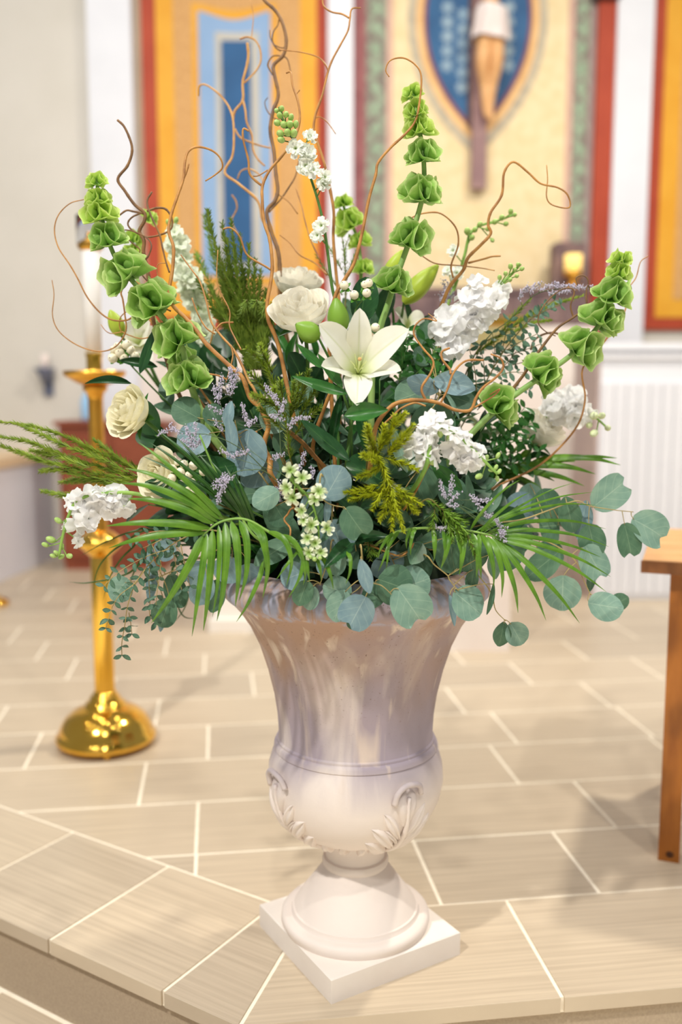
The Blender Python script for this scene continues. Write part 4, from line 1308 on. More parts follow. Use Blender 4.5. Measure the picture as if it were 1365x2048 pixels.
def palm(label, rachis, leaflets, d, m, group='palm fronds', rd=(0, 0)):
    """leaflets: (base x, y, tip x, y, width, bulge x, bulge y[, tip depth])."""
    P = px_path(rachis, d + rd[0], d + rd[1])
    full = rooted(P)
    t = thing('palm_frond', label, 'palm frond', full[-1], group)
    k = pxs(700, 1050, d)
    build('rachis', tube(smooth_path(full, 6), 2.0 * k, 3.6 * k, 6), GSTEM_L, t)
    for l in leaflets:
        bx, by, tx, ty, w = l[:5]
        gx, gy = (l[5], l[6]) if len(l) > 6 else (0, -8)
        td = l[7] if len(l) > 7 else d - 0.01
        a, b = at(bx, by, d), at(tx, ty, td)
        c = at((bx + tx) / 2 + gx, (by + ty) / 2 + gy, (d + td) / 2 - 0.015)
        nh = TOCAM + Vector((random.uniform(-.5, .5), 0, random.uniform(-.1, .4)))
        build('leaflet', blade_geo([a, a.lerp(c, 0.5) + (c - a.lerp(b, 0.5)) * 0.3, c, c.lerp(b, 0.5) + (c - a.lerp(b, 0.5)) * 0.3, b], w * 1.12 * k, nh), m, t)
    return t

# ------------------------------------------------------------------ eucalyptus and other leafy branches
def leafy(name, label, cat, stem, leaves, d, group, sm=None, sw=1.8, root_r=0.12, twigs=()):
    """leaves: (x, y, rx, ry, ang, kind, material[, depth offset[, fwd]]); each gets a little stalk from the stem."""
    P = px_path(stem, d) if not callable(d) else [at(p[0], p[1], d(p[0], p[1])) for p in stem]
    full = rooted(P, root_r)
    t = thing(name, label, cat, full[-1], group)
    k = pxs(700, 1000, -0.15)
    vis = smooth_path(P, 8)
    sg = [tube(smooth_path(full, 6), sw * 0.5 * k, sw * 1.2 * k, 6)]
    for l in leaves:
        x, y, rx, ry, ang, kind, m = l[:7]
        dd = (d(x, y) if callable(d) else d) + (l[7] if len(l) > 7 else 0.0)
        b = put_leaf(t, x, y, rx, ry, ang, dd, kind, m, l[8] if len(l) > 8 else 0.0)
        j = min(range(len(vis)), key=lambda q: (vis[q] - b).length)
        e = vis[min(len(vis) - 1, j + 1)]
        u = sdir(ang)
        sg.append(tube(smooth_path([e, e.lerp(b, 0.6) - u * 2 * k, b + u * 3 * k], 4), 1.1 * k, 0.8 * k, 5))
    build('stem', join(*sg), sm or TWIG, t)
    return t
# ================================================================== the arrangement, from the back to the front
# ---- curly willow
willow('tallest dark willow branch running out at the top edge above the blue panel', [(520, -14), (532, 4), (550, 20), (565, 45), (573, 80), (567, 110), (548, 130), (550, 152), (557, 190), (546, 225), (541, 262), (548, 300), (552, 345), (556, 380), (550, 402), (534, 424), (545, 470), (556, 500), (560, 530), (562, 600), (575, 700)], 3.4, 4.5, 0.16, 0.06, m=BARK_D, twigs=[
    ([(582, 145), (575, 118), (560, 112), (545, 113), (536, 130), (546, 150)], 1.2, 1.8, 0.16, 0.16),
    ([(600, 315), (592, 350), (580, 372), (562, 398), (538, 424)], 1.6, 2.2, 0.14, 0.12),
    ([(536, 195), (530, 205), (535, 222), (548, 236), (560, 240)], 1.0, 1.5, 0.16, 0.16),
    ([(560, 30), (556, 50), (548, 62), (545, 80), (552, 95), (562, 102)], 1.2, 1.8, 0.17, 0.16),
    ([(540, 60), (541, 75), (550, 90), (566, 96), (572, 90)], 1.0, 1.4, 0.17, 0.16)])
willow('pale blurred willow branch with forked loops in front of the deep blue stripe', [(398, 192), (400, 172), (415, 171), (445, 195), (464, 228), (468, 270), (465, 312), (450, 345), (478, 368), (516, 402), (526, 440), (541, 462), (554, 488), (556, 525), (560, 600), (580, 700)], 1.8, 4.2, 0.20, 0.10, m=BARK_L, twigs=[
    ([(495, 86), (497, 110), (494, 132), (486, 165), (486, 200), (470, 222), (466, 240)], 3.2, 3.0, 0.20, 0.20),
    ([(480, 78), (495, 74), (510, 80), (520, 96), (522, 122), (512, 142), (489, 166)], 1.8, 2.2, 0.20, 0.20),
    ([(486, 200), (491, 220), (494, 245), (504, 270), (507, 300), (516, 318), (530, 332)], 2.6, 2.0, 0.20, 0.18),
    ([(541, 296), (520, 291), (500, 284), (480, 274), (470, 258)], 1.8, 2.2, 0.20, 0.20),
    ([(484, 478), (470, 458), (464, 440), (474, 418), (472, 402), (464, 390)], 1.8, 2.0, 0.24, 0.24),
    ([(475, 358), (483, 342), (500, 338), (520, 350), (528, 366)], 1.6, 1.8, 0.20, 0.18),
    ([(501, 0), (507, 30), (505, 60), (503, 78)], 1.0, 1.2, 0.2, 0.2)])
willow('orange willow branch rising beside the white rose and bending right past the larkspur', [(573, 146), (582, 145), (586, 172), (597, 205), (600, 240), (590, 275), (566, 310), (540, 340), (526, 370), (525, 400), (529, 445), (540, 480), (545, 530), (542, 565), (535, 605), (537, 640), (552, 675), (564, 718), (572, 760), (585, 820)], 1.6, 4.6, -0.04, -0.10, twigs=[
    ([(498, 262), (487, 258), (487, 280), (497, 320), (499, 345), (510, 360), (525, 372)], 1.8, 2.4, -0.03, -0.03),
    ([(446, 458), (462, 456), (480, 474), (492, 506), (510, 521), (530, 532), (544, 541)], 1.5, 2.0, -0.06, -0.05),
    ([(597, 205), (593, 190), (600, 180)], 1.0, 1.2, -0.03, -0.03),
    ([(500, 352), (515, 352), (528, 345), (536, 340)], 1.0, 1.4, -0.02, -0.02)])
willow('willow branch leaving the top edge at the slim white column', [(722, 16), (704, 18), (700, 40), (696, 62), (680, 92), (665, 120), (656, 146), (645, 190), (631, 230), (628, 262), (638, 292), (650, 330), (660, 375), (668, 425), (667, 475), (672, 540), (680, 640)], 1.4, 3.6, 0.04, 0.02, twigs=[
    ([(560, 100), (600, 104), (636, 114), (652, 130), (657, 142)], 1.0, 1.6, 0.05, 0.04),
    ([(645, -6), (648, 12), (664, 24), (684, 28), (699, 36)], 1.4, 1.8, 0.04, 0.04),
    ([(672, 268), (655, 244), (640, 234), (630, 236)], 0.8, 1.2, 0.04, 0.04),
    ([(560, 470), (580, 486), (600, 510), (630, 526), (655, 550)], 1.2, 1.8, 0.08, 0.05),
    ([(592, 376), (604, 412), (610, 440), (622, 480), (640, 520)], 1.2, 1.8, 0.10, 0.06),
    ([(556, 388), (578, 404), (596, 428)], 1.2, 1.2, 0.10, 0.10)])
willow('slender willow shoot hooking over the tallest bells of ireland', [(779, 154), (772, 140), (781, 121), (807, 116), (832, 130), (843, 152), (841, 195), (832, 240), (812, 267), (782, 295), (757, 325), (752, 350), (739, 395), (729, 445), (719, 490), (707, 530), (689, 560), (672, 590), (662, 640), (660, 720)], 1.0, 4.2, -0.09, -0.10)
willow('kinked dark willow branch standing highest left of the red border', [(235, 240), (249, 254), (262, 284), (264, 306), (255, 332), (236, 358), (250, 382), (270, 410), (289, 426), (289, 442), (279, 462), (288, 482), (287, 506), (295, 541), (300, 582), (308, 646), (320, 682), (333, 718), (350, 770), (380, 830), (430, 900)], 2.2, 5.0, -0.02, -0.02, m=BARK_D, twigs=[
    ([(285, 425), (265, 434), (256, 446), (262, 458), (282, 470), (298, 474), (323, 469), (341, 459), (345, 445), (341, 430), (331, 418), (314, 416), (294, 422)], 1.6, 2.2, -0.02, -0.02),
    ([(226, 436), (238, 431), (253, 421), (267, 423), (287, 427)], 1.6, 2.0, -0.02, -0.02),
    ([(304, 384), (295, 400), (297, 418), (308, 444), (320, 471), (325, 494), (332, 523), (339, 545)], 2.0, 1.6, -0.03, -0.05),
    ([(235, 463), (253, 460), (273, 465), (294, 476), (303, 491), (297, 512), (285, 526), (282, 544), (297, 564), (323, 582), (340, 593)], 1.1, 1.7, -0.04, -0.08),
    ([(245, 468), (262, 484), (280, 500), (270, 515), (262, 530)], 1.4, 1.4, -0.01, -0.01)])
willow('long thin willow tendril making a wide loop left of the bells of ireland', [(168, 399), (140, 407), (117, 430), (109, 460), (117, 495), (140, 530), (157, 560), (175, 595), (200, 625), (225, 640), (255, 640), (276, 628), (300, 640), (330, 690), (380, 770), (440, 860)], 0.9, 2.6, -0.02, -0.02)
willow('thin dark willow tendril with the lowest loop in front of the altar candle', [(104, 560), (108, 590), (105, 630), (116, 660), (145, 685), (180, 700), (210, 702), (235, 690), (252, 662), (250, 630), (246, 600), (243, 582), (262, 560), (300, 590), (330, 660), (390, 760), (450, 850)], 0.8, 2.4, -0.03, -0.03, twigs=[
    ([(202, 649), (212, 662), (224, 667), (245, 664), (252, 668), (280, 677), (302, 674), (322, 670)], 0.8, 1.4, -0.02, -0.02),
    ([(243, 664), (239, 650), (243, 632), (262, 618), (278, 610)], 1.2, 1.2, -0.02, -0.02)])
willow('thick willow branch sweeping across from the lower left bells to the urn centre', [(411, 362), (430, 350), (445, 335), (440, 315), (422, 300), (395, 294), (377, 303), (370, 325), (367, 357), (357, 387), (341, 435), (338, 465), (347, 495), (345, 540), (338, 585), (345, 610), (372, 637), (396, 665), (415, 690), (455, 728), (485, 755), (500, 795), (520, 815), (537, 850), (528, 890), (540, 925), (546, 958)], 1.3, 5.4, -0.08, -0.17, twigs=[
    ([(378, 327), (373, 345), (366, 360)], 1.6, 2.0, -0.08, -0.08),
    ([(256, 585), (273, 592), (291, 604), (314, 611), (342, 622)], 1.2, 1.6, -0.10, -0.10),
    ([(314, 588), (300, 594), (295, 608), (306, 626), (329, 638), (350, 646), (383, 651)], 1.1, 1.6, -0.11, -0.11),
    ([(332, 526), (317, 528), (314, 541), (319, 560), (330, 575)], 0.7, 1.0, -0.08, -0.08),
    ([(455, 760), (440, 752), (420, 748)], 1.6, 1.6, -0.14, -0.14),
    ([(545, 925), (535, 905), (516, 885), (512, 862)], 3.0, 2.6, -0.16, -0.16)])
willow('bundle of orange willow twigs crossing just left of the dark conifer sprigs', [(362, 510), (384, 540), (400, 563), (413, 603), (423, 644), (444, 673), (467, 699), (485, 732), (498, 762), (510, 782), (530, 840)], 1.2, 3.4, -0.06, -0.14, twigs=[
    ([(436, 500), (435, 567), (459, 620), (459, 650), (470, 676), (483, 700)], 0.9, 1.5, -0.06, -0.10),
    ([(467, 645), (444, 647), (430, 662)], 2.0, 1.6, -0.08, -0.09),
    ([(384, 596), (396, 628), (412, 655), (430, 668)], 1.4, 1.6, -0.08, -0.09),
    ([(420, 690), (426, 665), (428, 650)], 1.2, 1.2, -0.08, -0.08),
    ([(452, 765), (460, 738), (466, 712), (462, 690)], 1.3, 1.5, -0.12, -0.11)])
willow('willow branch at the right whose tip curls like a shepherd crook before the mural', [(1094, 330), (1096, 360), (1094, 394), (1106, 410), (1139, 415), (1136, 390), (1116, 375), (1082, 367), (1057, 345), (1028, 324), (1009, 345), (1004, 390), (982, 425), (977, 450), (982, 467), (962, 490), (937, 515), (927, 540), (902, 570), (887, 602), (868, 660), (848, 730), (830, 800)], 0.9, 4.6, 0.0, 0.0, twigs=[
    ([(1002, 512), (985, 513), (968, 518), (937, 526)], 1.6, 2.0, 0.0, 0.0),
    ([(820, 437), (846, 427), (882, 427), (912, 455), (917, 490), (903, 530), (907, 556)], 1.4, 1.8, 0.0, 0.0),
    ([(842, 510), (872, 527), (917, 531), (962, 536), (990, 541)], 1.4, 1.0, 0.0, 0.0)])
willow('forked brown willow twig between the statice and the right bells of ireland', [(1184, 591), (1177, 570), (1173, 590), (1172, 615), (1147, 635), (1117, 655), (1097, 678), (1075, 708), (1040, 760), (980, 830), (920, 900)], 1.2, 4.2, -0.03, -0.05, m=BARK_D, twigs=[
    ([(1156, 571), (1153, 556), (1166, 551), (1176, 558), (1177, 572)], 1.1, 1.3, -0.03, -0.03),
    ([(1148, 636), (1142, 612), (1149, 588), (1146, 578), (1130, 577), (1108, 590), (1084, 618), (1077, 645), (1092, 663), (1112, 672)], 1.7, 1.0, -0.03, -0.03),
    ([(1062, 700), (1070, 680), (1090, 668), (1112, 666), (1128, 676)], 2.2, 2.2, 0.04, 0.04)])
willow('hair thin willow shoot beyond the tip of the right bells of ireland', [(1297, 512), (1282, 524), (1273, 555), (1257, 580), (1252, 618), (1238, 645), (1205, 690), (1166, 738), (1171, 800), (1150, 860), (1080, 930), (980, 980)], 0.9, 2.6, 0.02, 0.0)
willow('front willow arch looping over the round leaves right of the lily', [(982, 708), (1002, 717), (1007, 736), (992, 755), (967, 775), (953, 795), (941, 820), (912, 820), (882, 807), (852, 801), (817, 801), (787, 810), (762, 836), (750, 862), (742, 920)], 1.4, 5.0, -0.19, -0.19, twigs=[
    ([(857, 627), (874, 642), (850, 637), (832, 650), (829, 670), (847, 697), (867, 722), (862, 746), (844, 776), (852, 801)], 0.9, 2.4, -0.17, -0.19),
    ([(968, 720), (932, 722), (908, 745), (896, 778), (882, 806)], 1.8, 2.2, -0.18, -0.19),
    ([(900, 696), (884, 704), (886, 720), (900, 738), (902, 748)], 2.0, 2.2, -0.17, -0.18),
    ([(852, 812), (830, 806), (804, 816), (790, 828), (766, 850)], 1.6, 1.8, -0.20, -0.20),
    ([(980, 790), (1000, 778), (990, 790), (965, 806), (950, 815)], 1.2, 1.6, -0.18, -0.18)])
willow('orange willow twig slipping out below the front white stock', [(876, 850), (872, 890), (862, 922), (848, 950), (833, 981), (815, 1010)], 1.6, 2.2, -0.20, -0.20)
willow('small bent willow twig low above the urn rim below the yellow foxtail', [(828, 1086), (822, 1098), (803, 1111), (782, 1107), (755, 1096), (736, 1086), (740, 1062)], 1.2, 2.0, -0.21, -0.20)
willow('short zigzag willow twig beside the drooping larkspur', [(577, 1097), (581, 1070), (580, 1055), (569, 1040), (575, 1030), (592, 1018)], 1.4, 2.0, -0.23, -0.21)
willow('stout willow stem slanting down between the lily leaves and the sprigs', [(661, 785), (649, 817), (632, 866), (626, 905), (640, 930)], 3.4, 4.2, -0.13, -0.11, twigs=[([(576, 861), (605, 885), (628, 911), (650, 936), (668, 960)], 4.4, 4.8, -0.14, -0.12)])

# ---- bells of ireland
bells('bells of ireland stem leaning left past the white candle', [(193, 352), (198, 400), (206, 445), (226, 505), (254, 548), (300, 604), (345, 660), (366, 700), (378, 755), (398, 812), (430, 880)], [(193, 366, 44), (199, 398, 54), (199, 433, 66), (213, 484, 76), (254, 550, 92), (305, 610, 98), (358, 682, 96), (380, 764, 92)], -0.13, 14)
bells('tallest bells of ireland stem standing upright before the cream mural', [(824, 180), (832, 220), (840, 262), (848, 320), (846, 392), (820, 480), (795, 550), (776, 610), (760, 660), (745, 740)], [(824, 190, 46), (832, 226, 52), (837, 262, 58), (845, 316, 68), (843, 392, 80), (818, 480, 80), (787, 572, 78)], -0.08, 14)
bells('bells of ireland stem arching right beyond the white column', [(1243, 512), (1238, 550), (1226, 592), (1205, 642), (1150, 704), (1085, 752), (1020, 798), (960, 850), (900, 920)], [(1241, 520, 46), (1237, 548, 56), (1228, 592, 72), (1204, 645, 84), (1156, 700, 88), (1079, 746, 92), (990, 814, 90)], -0.07, 14)
bells('blurred bells of ireland stem behind the larkspur near the white column', [(684, 396), (690, 420), (702, 446), (716, 480), (722, 530), (722, 600), (720, 690)], [(686, 408, 42), (700, 446, 60), (722, 486, 54), (728, 540, 50)], 0.13, 9)
bells('blurred bells of ireland stem behind the dark left willow', [(302, 424), (290, 440), (268, 478), (264, 510), (275, 560), (310, 640), (380, 740)], [(300, 438, 40), (268, 480, 44), (264, 510, 50)], 0.12, 9)
bells('half hidden bells of ireland stem behind the lower left whorls', [(360, 690), (368, 720), (385, 790), (410, 850), (450, 910)], [(366, 722, 58), (440, 850, 62)], -0.06, 11)

# ---- roses
rose('blurred white rose peeking out above the front centre rose', 596, 570, 96, (0.1, -0.35, 0.9), 0.06, ROSE, seed=3, opened=0.5)
rose('open white rose left of the lily between the two green buds', 602, 626, 118, (-0.12, -0.60, 0.72), -0.09, ROSE, seed=5, opened=0.42)
rose('cream rose facing left beside the brass stand', 262, 826, 104, (-0.62, -0.68, 0.34), -0.12, ROSE_C, seed=8, opened=0.6)
rose('cream rose behind the palm blades and the ivory berries', 322, 948, 92, (-0.5, -0.8, 0.25), -0.13, ROSE_C, seed=12)
rose('blurred white rose at the right below the arching bells of ireland', 1082, 862, 96, (0.45, -0.35, 0.75), 0.06, ROSE, seed=15, opened=0.45)

# ---- lilies
def lily(label, centre, petals, d, stem, buds=(), leaves=(), m=LILY, pist=True):
    """petals: (tip x, y, width px, tip depth offset, outer?)."""
    c0 = at(centre[0], centre[1], d + 0.035)
    P = px_path(stem, d + 0.04)
    full = rooted(P)
    t = thing('lily', label, 'lily', full[-1], 'white lilies')
    k = pxs(centre[0], centre[1], d)
    ax = (TOCAM + Vector((0.05, 0, 0.25))).normalized()
    build('stem', tube(smooth_path([c0 - ax * 0.012] + full, 5), 3.4 * k, 5.0 * k, 8), GSTEM, t)
    for tx, ty, w, dz, outer in petals:
        tip = at(tx, ty, d + dz)
        mid = c0.lerp(tip, 0.5)
        ctrl = mid + ax * (0.028 if not outer else 0.018)
        build('petal', petal_geo(c0 + ax * (0.002 if not outer else -0.002), ctrl, tip, ax, w * k, w_petal, 0.22, 0.6), m, t)
    if pist:
        for q in range(6):
            th = q * math.pi / 3
            e = at(centre[0] + 16 * math.cos(th) + 2, centre[1] - 26 + 16 * math.sin(th), d - 0.012)
            f = build('stamen', tube(smooth_path([c0, c0.lerp(e, 0.5) + ax * 0.006, e], 4), 1.0 * k, 0.8 * k, 5), PISTIL, t)
        e = at(centre[0] + 4, centre[1] - 30, d - 0.02)
        pi_ = build('pistil', tube(smooth_path([c0, c0.lerp(e, 0.5), e], 4), 2.0 * k, 1.4 * k, 6), PISTIL, t)
        build('stigma', xform(ellipsoid(4.2 * k, 4.2 * k, 2.6 * k, 10, 6), zframe(e, ax)), ANTHER, t)
    for bx, by, tx, ty, w, bm, bd in buds:
        lily_bud(t, at(bx, by, d + bd), at(tx, ty, d + bd - 0.01), w * k, bm)
        b = at(bx, by, d + bd)
        build('bud_stalk', tube(smooth_path([b, b.lerp(P[0], 0.5) + Vector((0, 0.008, -0.012)), P[min(1, len(P) - 1)]], 5), 2.4 * k, 3.0 * k, 7), GSTEM, t)
    for l in leaves:
        put_leaf(t, *l)
    return t
DL = -0.19
lily('large open white lily facing the viewer at the centre of the bouquet', (716, 748), [
    (720, 616, 52, -0.005, True), (803, 741, 46, -0.02, True), (643, 732, 46, -0.02, True),
    (638, 648, 66, -0.02, False), (818, 659, 66, -0.02, False), (714, 811, 58, -0.035, False)], DL,
    [(708, 790), (704, 840), (698, 890), (694, 940)],
    buds=[(638, 676, 592, 648, 44, LILYB, 0.02), (680, 668, 672, 596, 46, LILYB, 0.03)],
    leaves=[(733, 824, 19, 44, 352, DL - 0.03, 'lance', LEAFG), (640, 772, 12, 58, 197, DL, 'lance', LEAFG), (620, 712, 9, 36, 222, DL, 'lance', LEAFG), (660, 742, 11, 42, 232, DL, 'lance', LEAFG), (648, 880, 17, 66, 220, DL + 0.01, 'lance', LEAFD), (735, 875, 12, 60, 70, DL + 0.02, 'lance', LEAFD), (672, 850, 10, 60, 100, DL + 0.03, 'lance', LEAFD)])
lily('pair of yellow green lily buds right of the tallest bells of ireland', (815, 655), [(790, 618, 30, 0.0, True), (850, 640, 40, 0.02, False), (835, 668, 40, 0.02, True)], 0.04,
    [(800, 640), (790, 690), (775, 760)], buds=[(808, 606, 877, 530, 42, LILYB_Y, -0.02), (772, 566, 806, 500, 34, LILYB_Y, 0.0)], pist=False)
lily('blurred white lily and green bud behind the lower left bells of ireland', (278, 690), [(300, 640, 40, 0.0, True), (262, 640, 40, 0.0, False), (318, 668, 40, 0.0, False), (250, 690, 40, 0.0, True), (300, 735, 40, 0.0, False)], 0.06,
    [(300, 730), (330, 790), (380, 850)], buds=[(243, 672, 220, 620, 32, LILYB_Y, -0.02)], pist=False)

# ---- stocks
spike('stock_flower', 'dense white stock cluster at the right with budded tip pointing up right', 'stock', [(1042, 528), (1020, 552), (985, 585), (940, 622), (905, 660), (875, 720), (850, 790)],
      [(952, 558, 40), (938, 588), (962, 596), (975, 618), (998, 600, 44), (925, 622), (950, 632), (970, 640), (898, 632), (885, 652), (912, 662), (938, 664), (905, 688), (925, 690, 44), (884, 668, 40), (1008, 582, 36)],
      [(1037, 530), (1044, 538), (1022, 534, 16), (1012, 548), (1034, 552), (1020, 560), (1030, 540), (1000, 556)], -0.03, 9, 'white stock flowers', fsize=56, extra=0.012)
spike('stock_flower', 'white stock bending down right with its green stem over the eucalyptus', 'stock', [(996, 948), (985, 938), (960, 912), (930, 884), (902, 862), (880, 850), (862, 880), (850, 940)],
      [(856, 838, 58), (882, 842, 58), (908, 858, 52), (930, 866, 50), (946, 884, 52), (820, 888, 48), (838, 876, 54), (848, 906, 56), (872, 900, 58), (898, 900, 56), (912, 918, 48), (925, 932, 46), (944, 930, 44), (872, 874, 50), (950, 900, 40)],
      [(972, 918, 17), (996, 912, 15), (992, 936), (998, 944), (985, 940), (960, 952, 20), (995, 956)], -0.232, 9, 'white stock flowers', fsize=56, extra=0.006, off=0.007)
spike('stock_flower', 'white stock arching down at the far left with drooping buds', 'stock', [(118, 1112), (126, 1070), (138, 1030), (152, 1004), (180, 990), (215, 986), (262, 986), (310, 996), (370, 1010)],
      [(146, 988, 46), (150, 1004, 40), (172, 1006, 54), (196, 1012, 54), (166, 1048, 52), (184, 1038, 50), (208, 976, 48), (228, 986, 48), (212, 1004, 50), (240, 1004, 44), (248, 1024, 42), (218, 1028, 44), (160, 1084, 28), (130, 1052, 26)],
      [(92, 1090, 16), (104, 1080, 22), (108, 1112, 15), (114, 1106, 14), (122, 1114, 16), (138, 1112, 18), (118, 1042, 18), (124, 1094, 14)], -0.12, 9, 'white stock flowers', fsize=54, extra=0.006, off=0.005)
spike('stock_flower', 'blurred greenish white stock behind the left willow twigs', 'stock', [(345, 455), (352, 490), (365, 530), (385, 580), (405, 640), (440, 720), (500, 820)],
      [(348, 462, 34), (344, 482, 38), (362, 486, 40), (352, 508, 42), (370, 510, 42), (366, 545, 44), (382, 552, 44), (360, 572, 44), (388, 580, 46), (378, 596, 46), (404, 590, 40), (395, 620, 46), (412, 640, 44), (390, 650, 40), (425, 690, 44), (410, 670, 44)], [(338, 446, 16), (352, 442, 16)], 0.11, 8, 'white stock flowers', fl=FLORET_G, fsize=44, extra=0.015)
spike('stock_flower', 'blurred white stock hanging right beside the panelled wall', 'stock', [(1216, 856), (1196, 838), (1170, 815), (1140, 806), (1110, 820), (1060, 870), (980, 950)],
      [(1150, 788, 46), (1128, 798, 50), (1104, 806, 46), (1135, 822, 52), (1158, 812, 46), (1150, 840, 46), (1176, 828, 36), (1118, 836, 44)],
      [(1188, 832, 26), (1204, 832, 22), (1216, 856, 20), (1190, 866, 24), (1180, 850, 20)], 0.05, 7, 'white stock flowers', fsize=46, budm=BUD_W, extra=0.01)

# ---- larkspur
spike('larkspur', 'tall larkspur with green tip buds before the golden border', 'larkspur', [(558, 214), (566, 236), (578, 262), (596, 292), (610, 320), (622, 356), (636, 400), (648, 450), (656, 505), (664, 570), (676, 650)],
      [(590, 296, 36), (606, 300, 34), (622, 270, 30), (620, 302, 34), (612, 330, 38), (626, 338, 36), (652, 352, 32), (648, 368, 28), (642, 450, 34), (634, 470, 30)],
      [(554, 222, 15), (564, 218, 16), (560, 232, 18), (572, 230, 18), (582, 236, 18), (556, 246, 20), (568, 250, 22), (580, 250, 22), (592, 250, 18), (576, 266, 22), (588, 268, 22), (562, 268, 22), (564, 280, 20)], -0.07, 6, 'larkspur spikes', fl=LARKW, stem_m=GSTEM, budm=BUD_G)
spike('larkspur', 'pale green larkspur drooping in front of the urn mouth', 'larkspur', [(634, 1118), (638, 1080), (636, 1050), (628, 1016), (612, 988), (588, 966), (575, 940)],
      [(582, 940, 34), (606, 954, 35), (572, 976, 35), (584, 996, 35), (602, 1022, 32), (640, 982, 37), (632, 998, 30), (622, 1050, 34), (656, 1056, 32), (614, 1076, 30), (630, 1086, 29), (616, 1106, 29), (642, 1104, 30), (606, 1040, 27)],
      [(630, 1118, 16), (640, 1116, 14), (622, 1114, 14)], -0.235, 6, 'larkspur spikes', fl=LARKF)
spike('larkspur', 'blurred green larkspur tip before the cream mural at the right', 'larkspur', [(1030, 428), (1000, 440), (960, 452), (940, 470), (930, 510), (915, 560), (880, 660)],
      [(906, 500, 26), (914, 545, 30), (895, 540, 26)], [(1022, 424, 16), (1030, 430, 14), (1004, 436, 18), (1012, 448, 16), (990, 444, 18), (976, 458, 16), (960, 450, 18), (950, 460, 18), (936, 464, 22), (944, 476, 18), (985, 480, 14)], 0.10, 7, 'larkspur spikes', fl=LARKW, budm=BUD_G)

# ---- feathery tips right of the larkspur
sprig('thin feathery green sprig behind the larkspur stem', [[(684, 470), (690, 520), (692, 580), (690, 650)], [(640, 470), (662, 500), (684, 540)], [(712, 500), (702, 530), (694, 560)], [(632, 510), (655, 545), (685, 590)], [(700, 470), (690, 500), (690, 530)]], (0.08, 0.04), 10, 0.9, NEED_G)
# ---- berries
berries('ivory berries with a dark oval leaf behind the lily bud', [(689, 571, 18), (709, 590, 18), (738, 566, 17), (734, 586, 18), (730, 569, 15), (751, 655, 18)], [(728, 600, 27, 46, 280, -0.12, 'round', LEAFD)], [(735, 575), (725, 600), (712, 620), (705, 680), (702, 740)], -0.14)
berries('ivory berry cluster in front of the left palm blades', [(368, 928, 17), (387, 931, 19), (346, 937, 17), (361, 944, 19), (344, 956, 18), (407, 943, 18), (383, 965, 19), (378, 950, 16), (385, 987, 17), (376, 980, 14), (355, 925, 13)], [(425, 938, 26, 46, 350, -0.18, 'oval', LEAFD), (340, 978, 24, 52, 195, -0.15, 'oval', LEAFD), (455, 968, 18, 40, 115, -0.18, 'oval', LEAFD)], [(365, 935), (385, 948), (410, 965), (450, 985), (500, 1020)], -0.185)
berries('blurred white berry cluster above the cream rose at the left', [(226, 716, 20), (240, 706, 20), (254, 690, 20), (262, 700, 18), (236, 694, 18), (248, 716, 18), (270, 712, 18), (228, 700, 16)], [(275, 726, 10, 40, 190, -0.02, 'lance', LEAFD), (296, 702, 11, 48, 290, -0.04, 'lance', LEAFD), (215, 764, 9, 48, 182, -0.06, 'lance', LEAFD)], [(242, 704), (262, 730), (290, 760), (330, 800), (400, 870)], 0.0)

# ---- needle leaved greens
sprig('dark conifer like sprigs standing tall left of the white roses', [[(416, 422), (425, 470), (450, 540), (480, 610), (510, 680), (540, 760)]] + [[(a, b), ((a + c) / 2 - 6, (b + 690) / 2 - 10), (c, 670), (c * 0.6 + 212, 740)] for a, b, c in ((445, 445, 490), (462, 440, 500), (432, 500, 485), (440, 540, 486), (448, 560, 492), (480, 470, 505), (498, 490, 512), (510, 520, 520), (522, 540, 526), (470, 500, 500), (460, 530, 494), (488, 540, 510), (420, 575, 480), (532, 580, 530), (440, 600, 486), (500, 580, 515), (470, 570, 502), (455, 480, 492), (515, 600, 522), (545, 610, 532), (395, 560, 474), (425, 620, 482))] + [[(a, 700), (a + 15, 640), (a + 24, 600)] for a in (470, 490, 510, 530)], (0.04, -0.03), 19, 2.2, NEED_D, width=2.1)
sprig('blurred pale conifer tip behind the dark sprigs', [[(408, 432), (420, 480), (434, 540), (460, 620), (500, 720)], [(392, 505), (410, 545), (440, 610)]], (0.16, 0.08), 18, 1.4, NEED_G)
sprig('moss green sprigs in the middle below the white rose', [[(492, 696), (520, 720), (540, 750), (560, 800), (575, 860), (582, 920)], [(500, 745), (520, 770), (548, 800)], [(520, 690), (530, 715), (545, 745)], [(505, 790), (530, 800), (556, 815)], [(618, 740), (610, 775), (592, 820)], [(632, 780), (612, 810), (590, 850)], [(560, 760), (565, 790), (570, 820)], [(548, 775), (552, 800), (560, 840)], [(640, 815), (615, 835), (590, 870)], [(590, 765), (585, 800), (580, 840)], [(520, 815), (540, 835), (565, 860)], [(600, 750), (595, 790), (584, 830)]], (-0.19, -0.16), 20, 1.5, NEED_M, width=2.4)
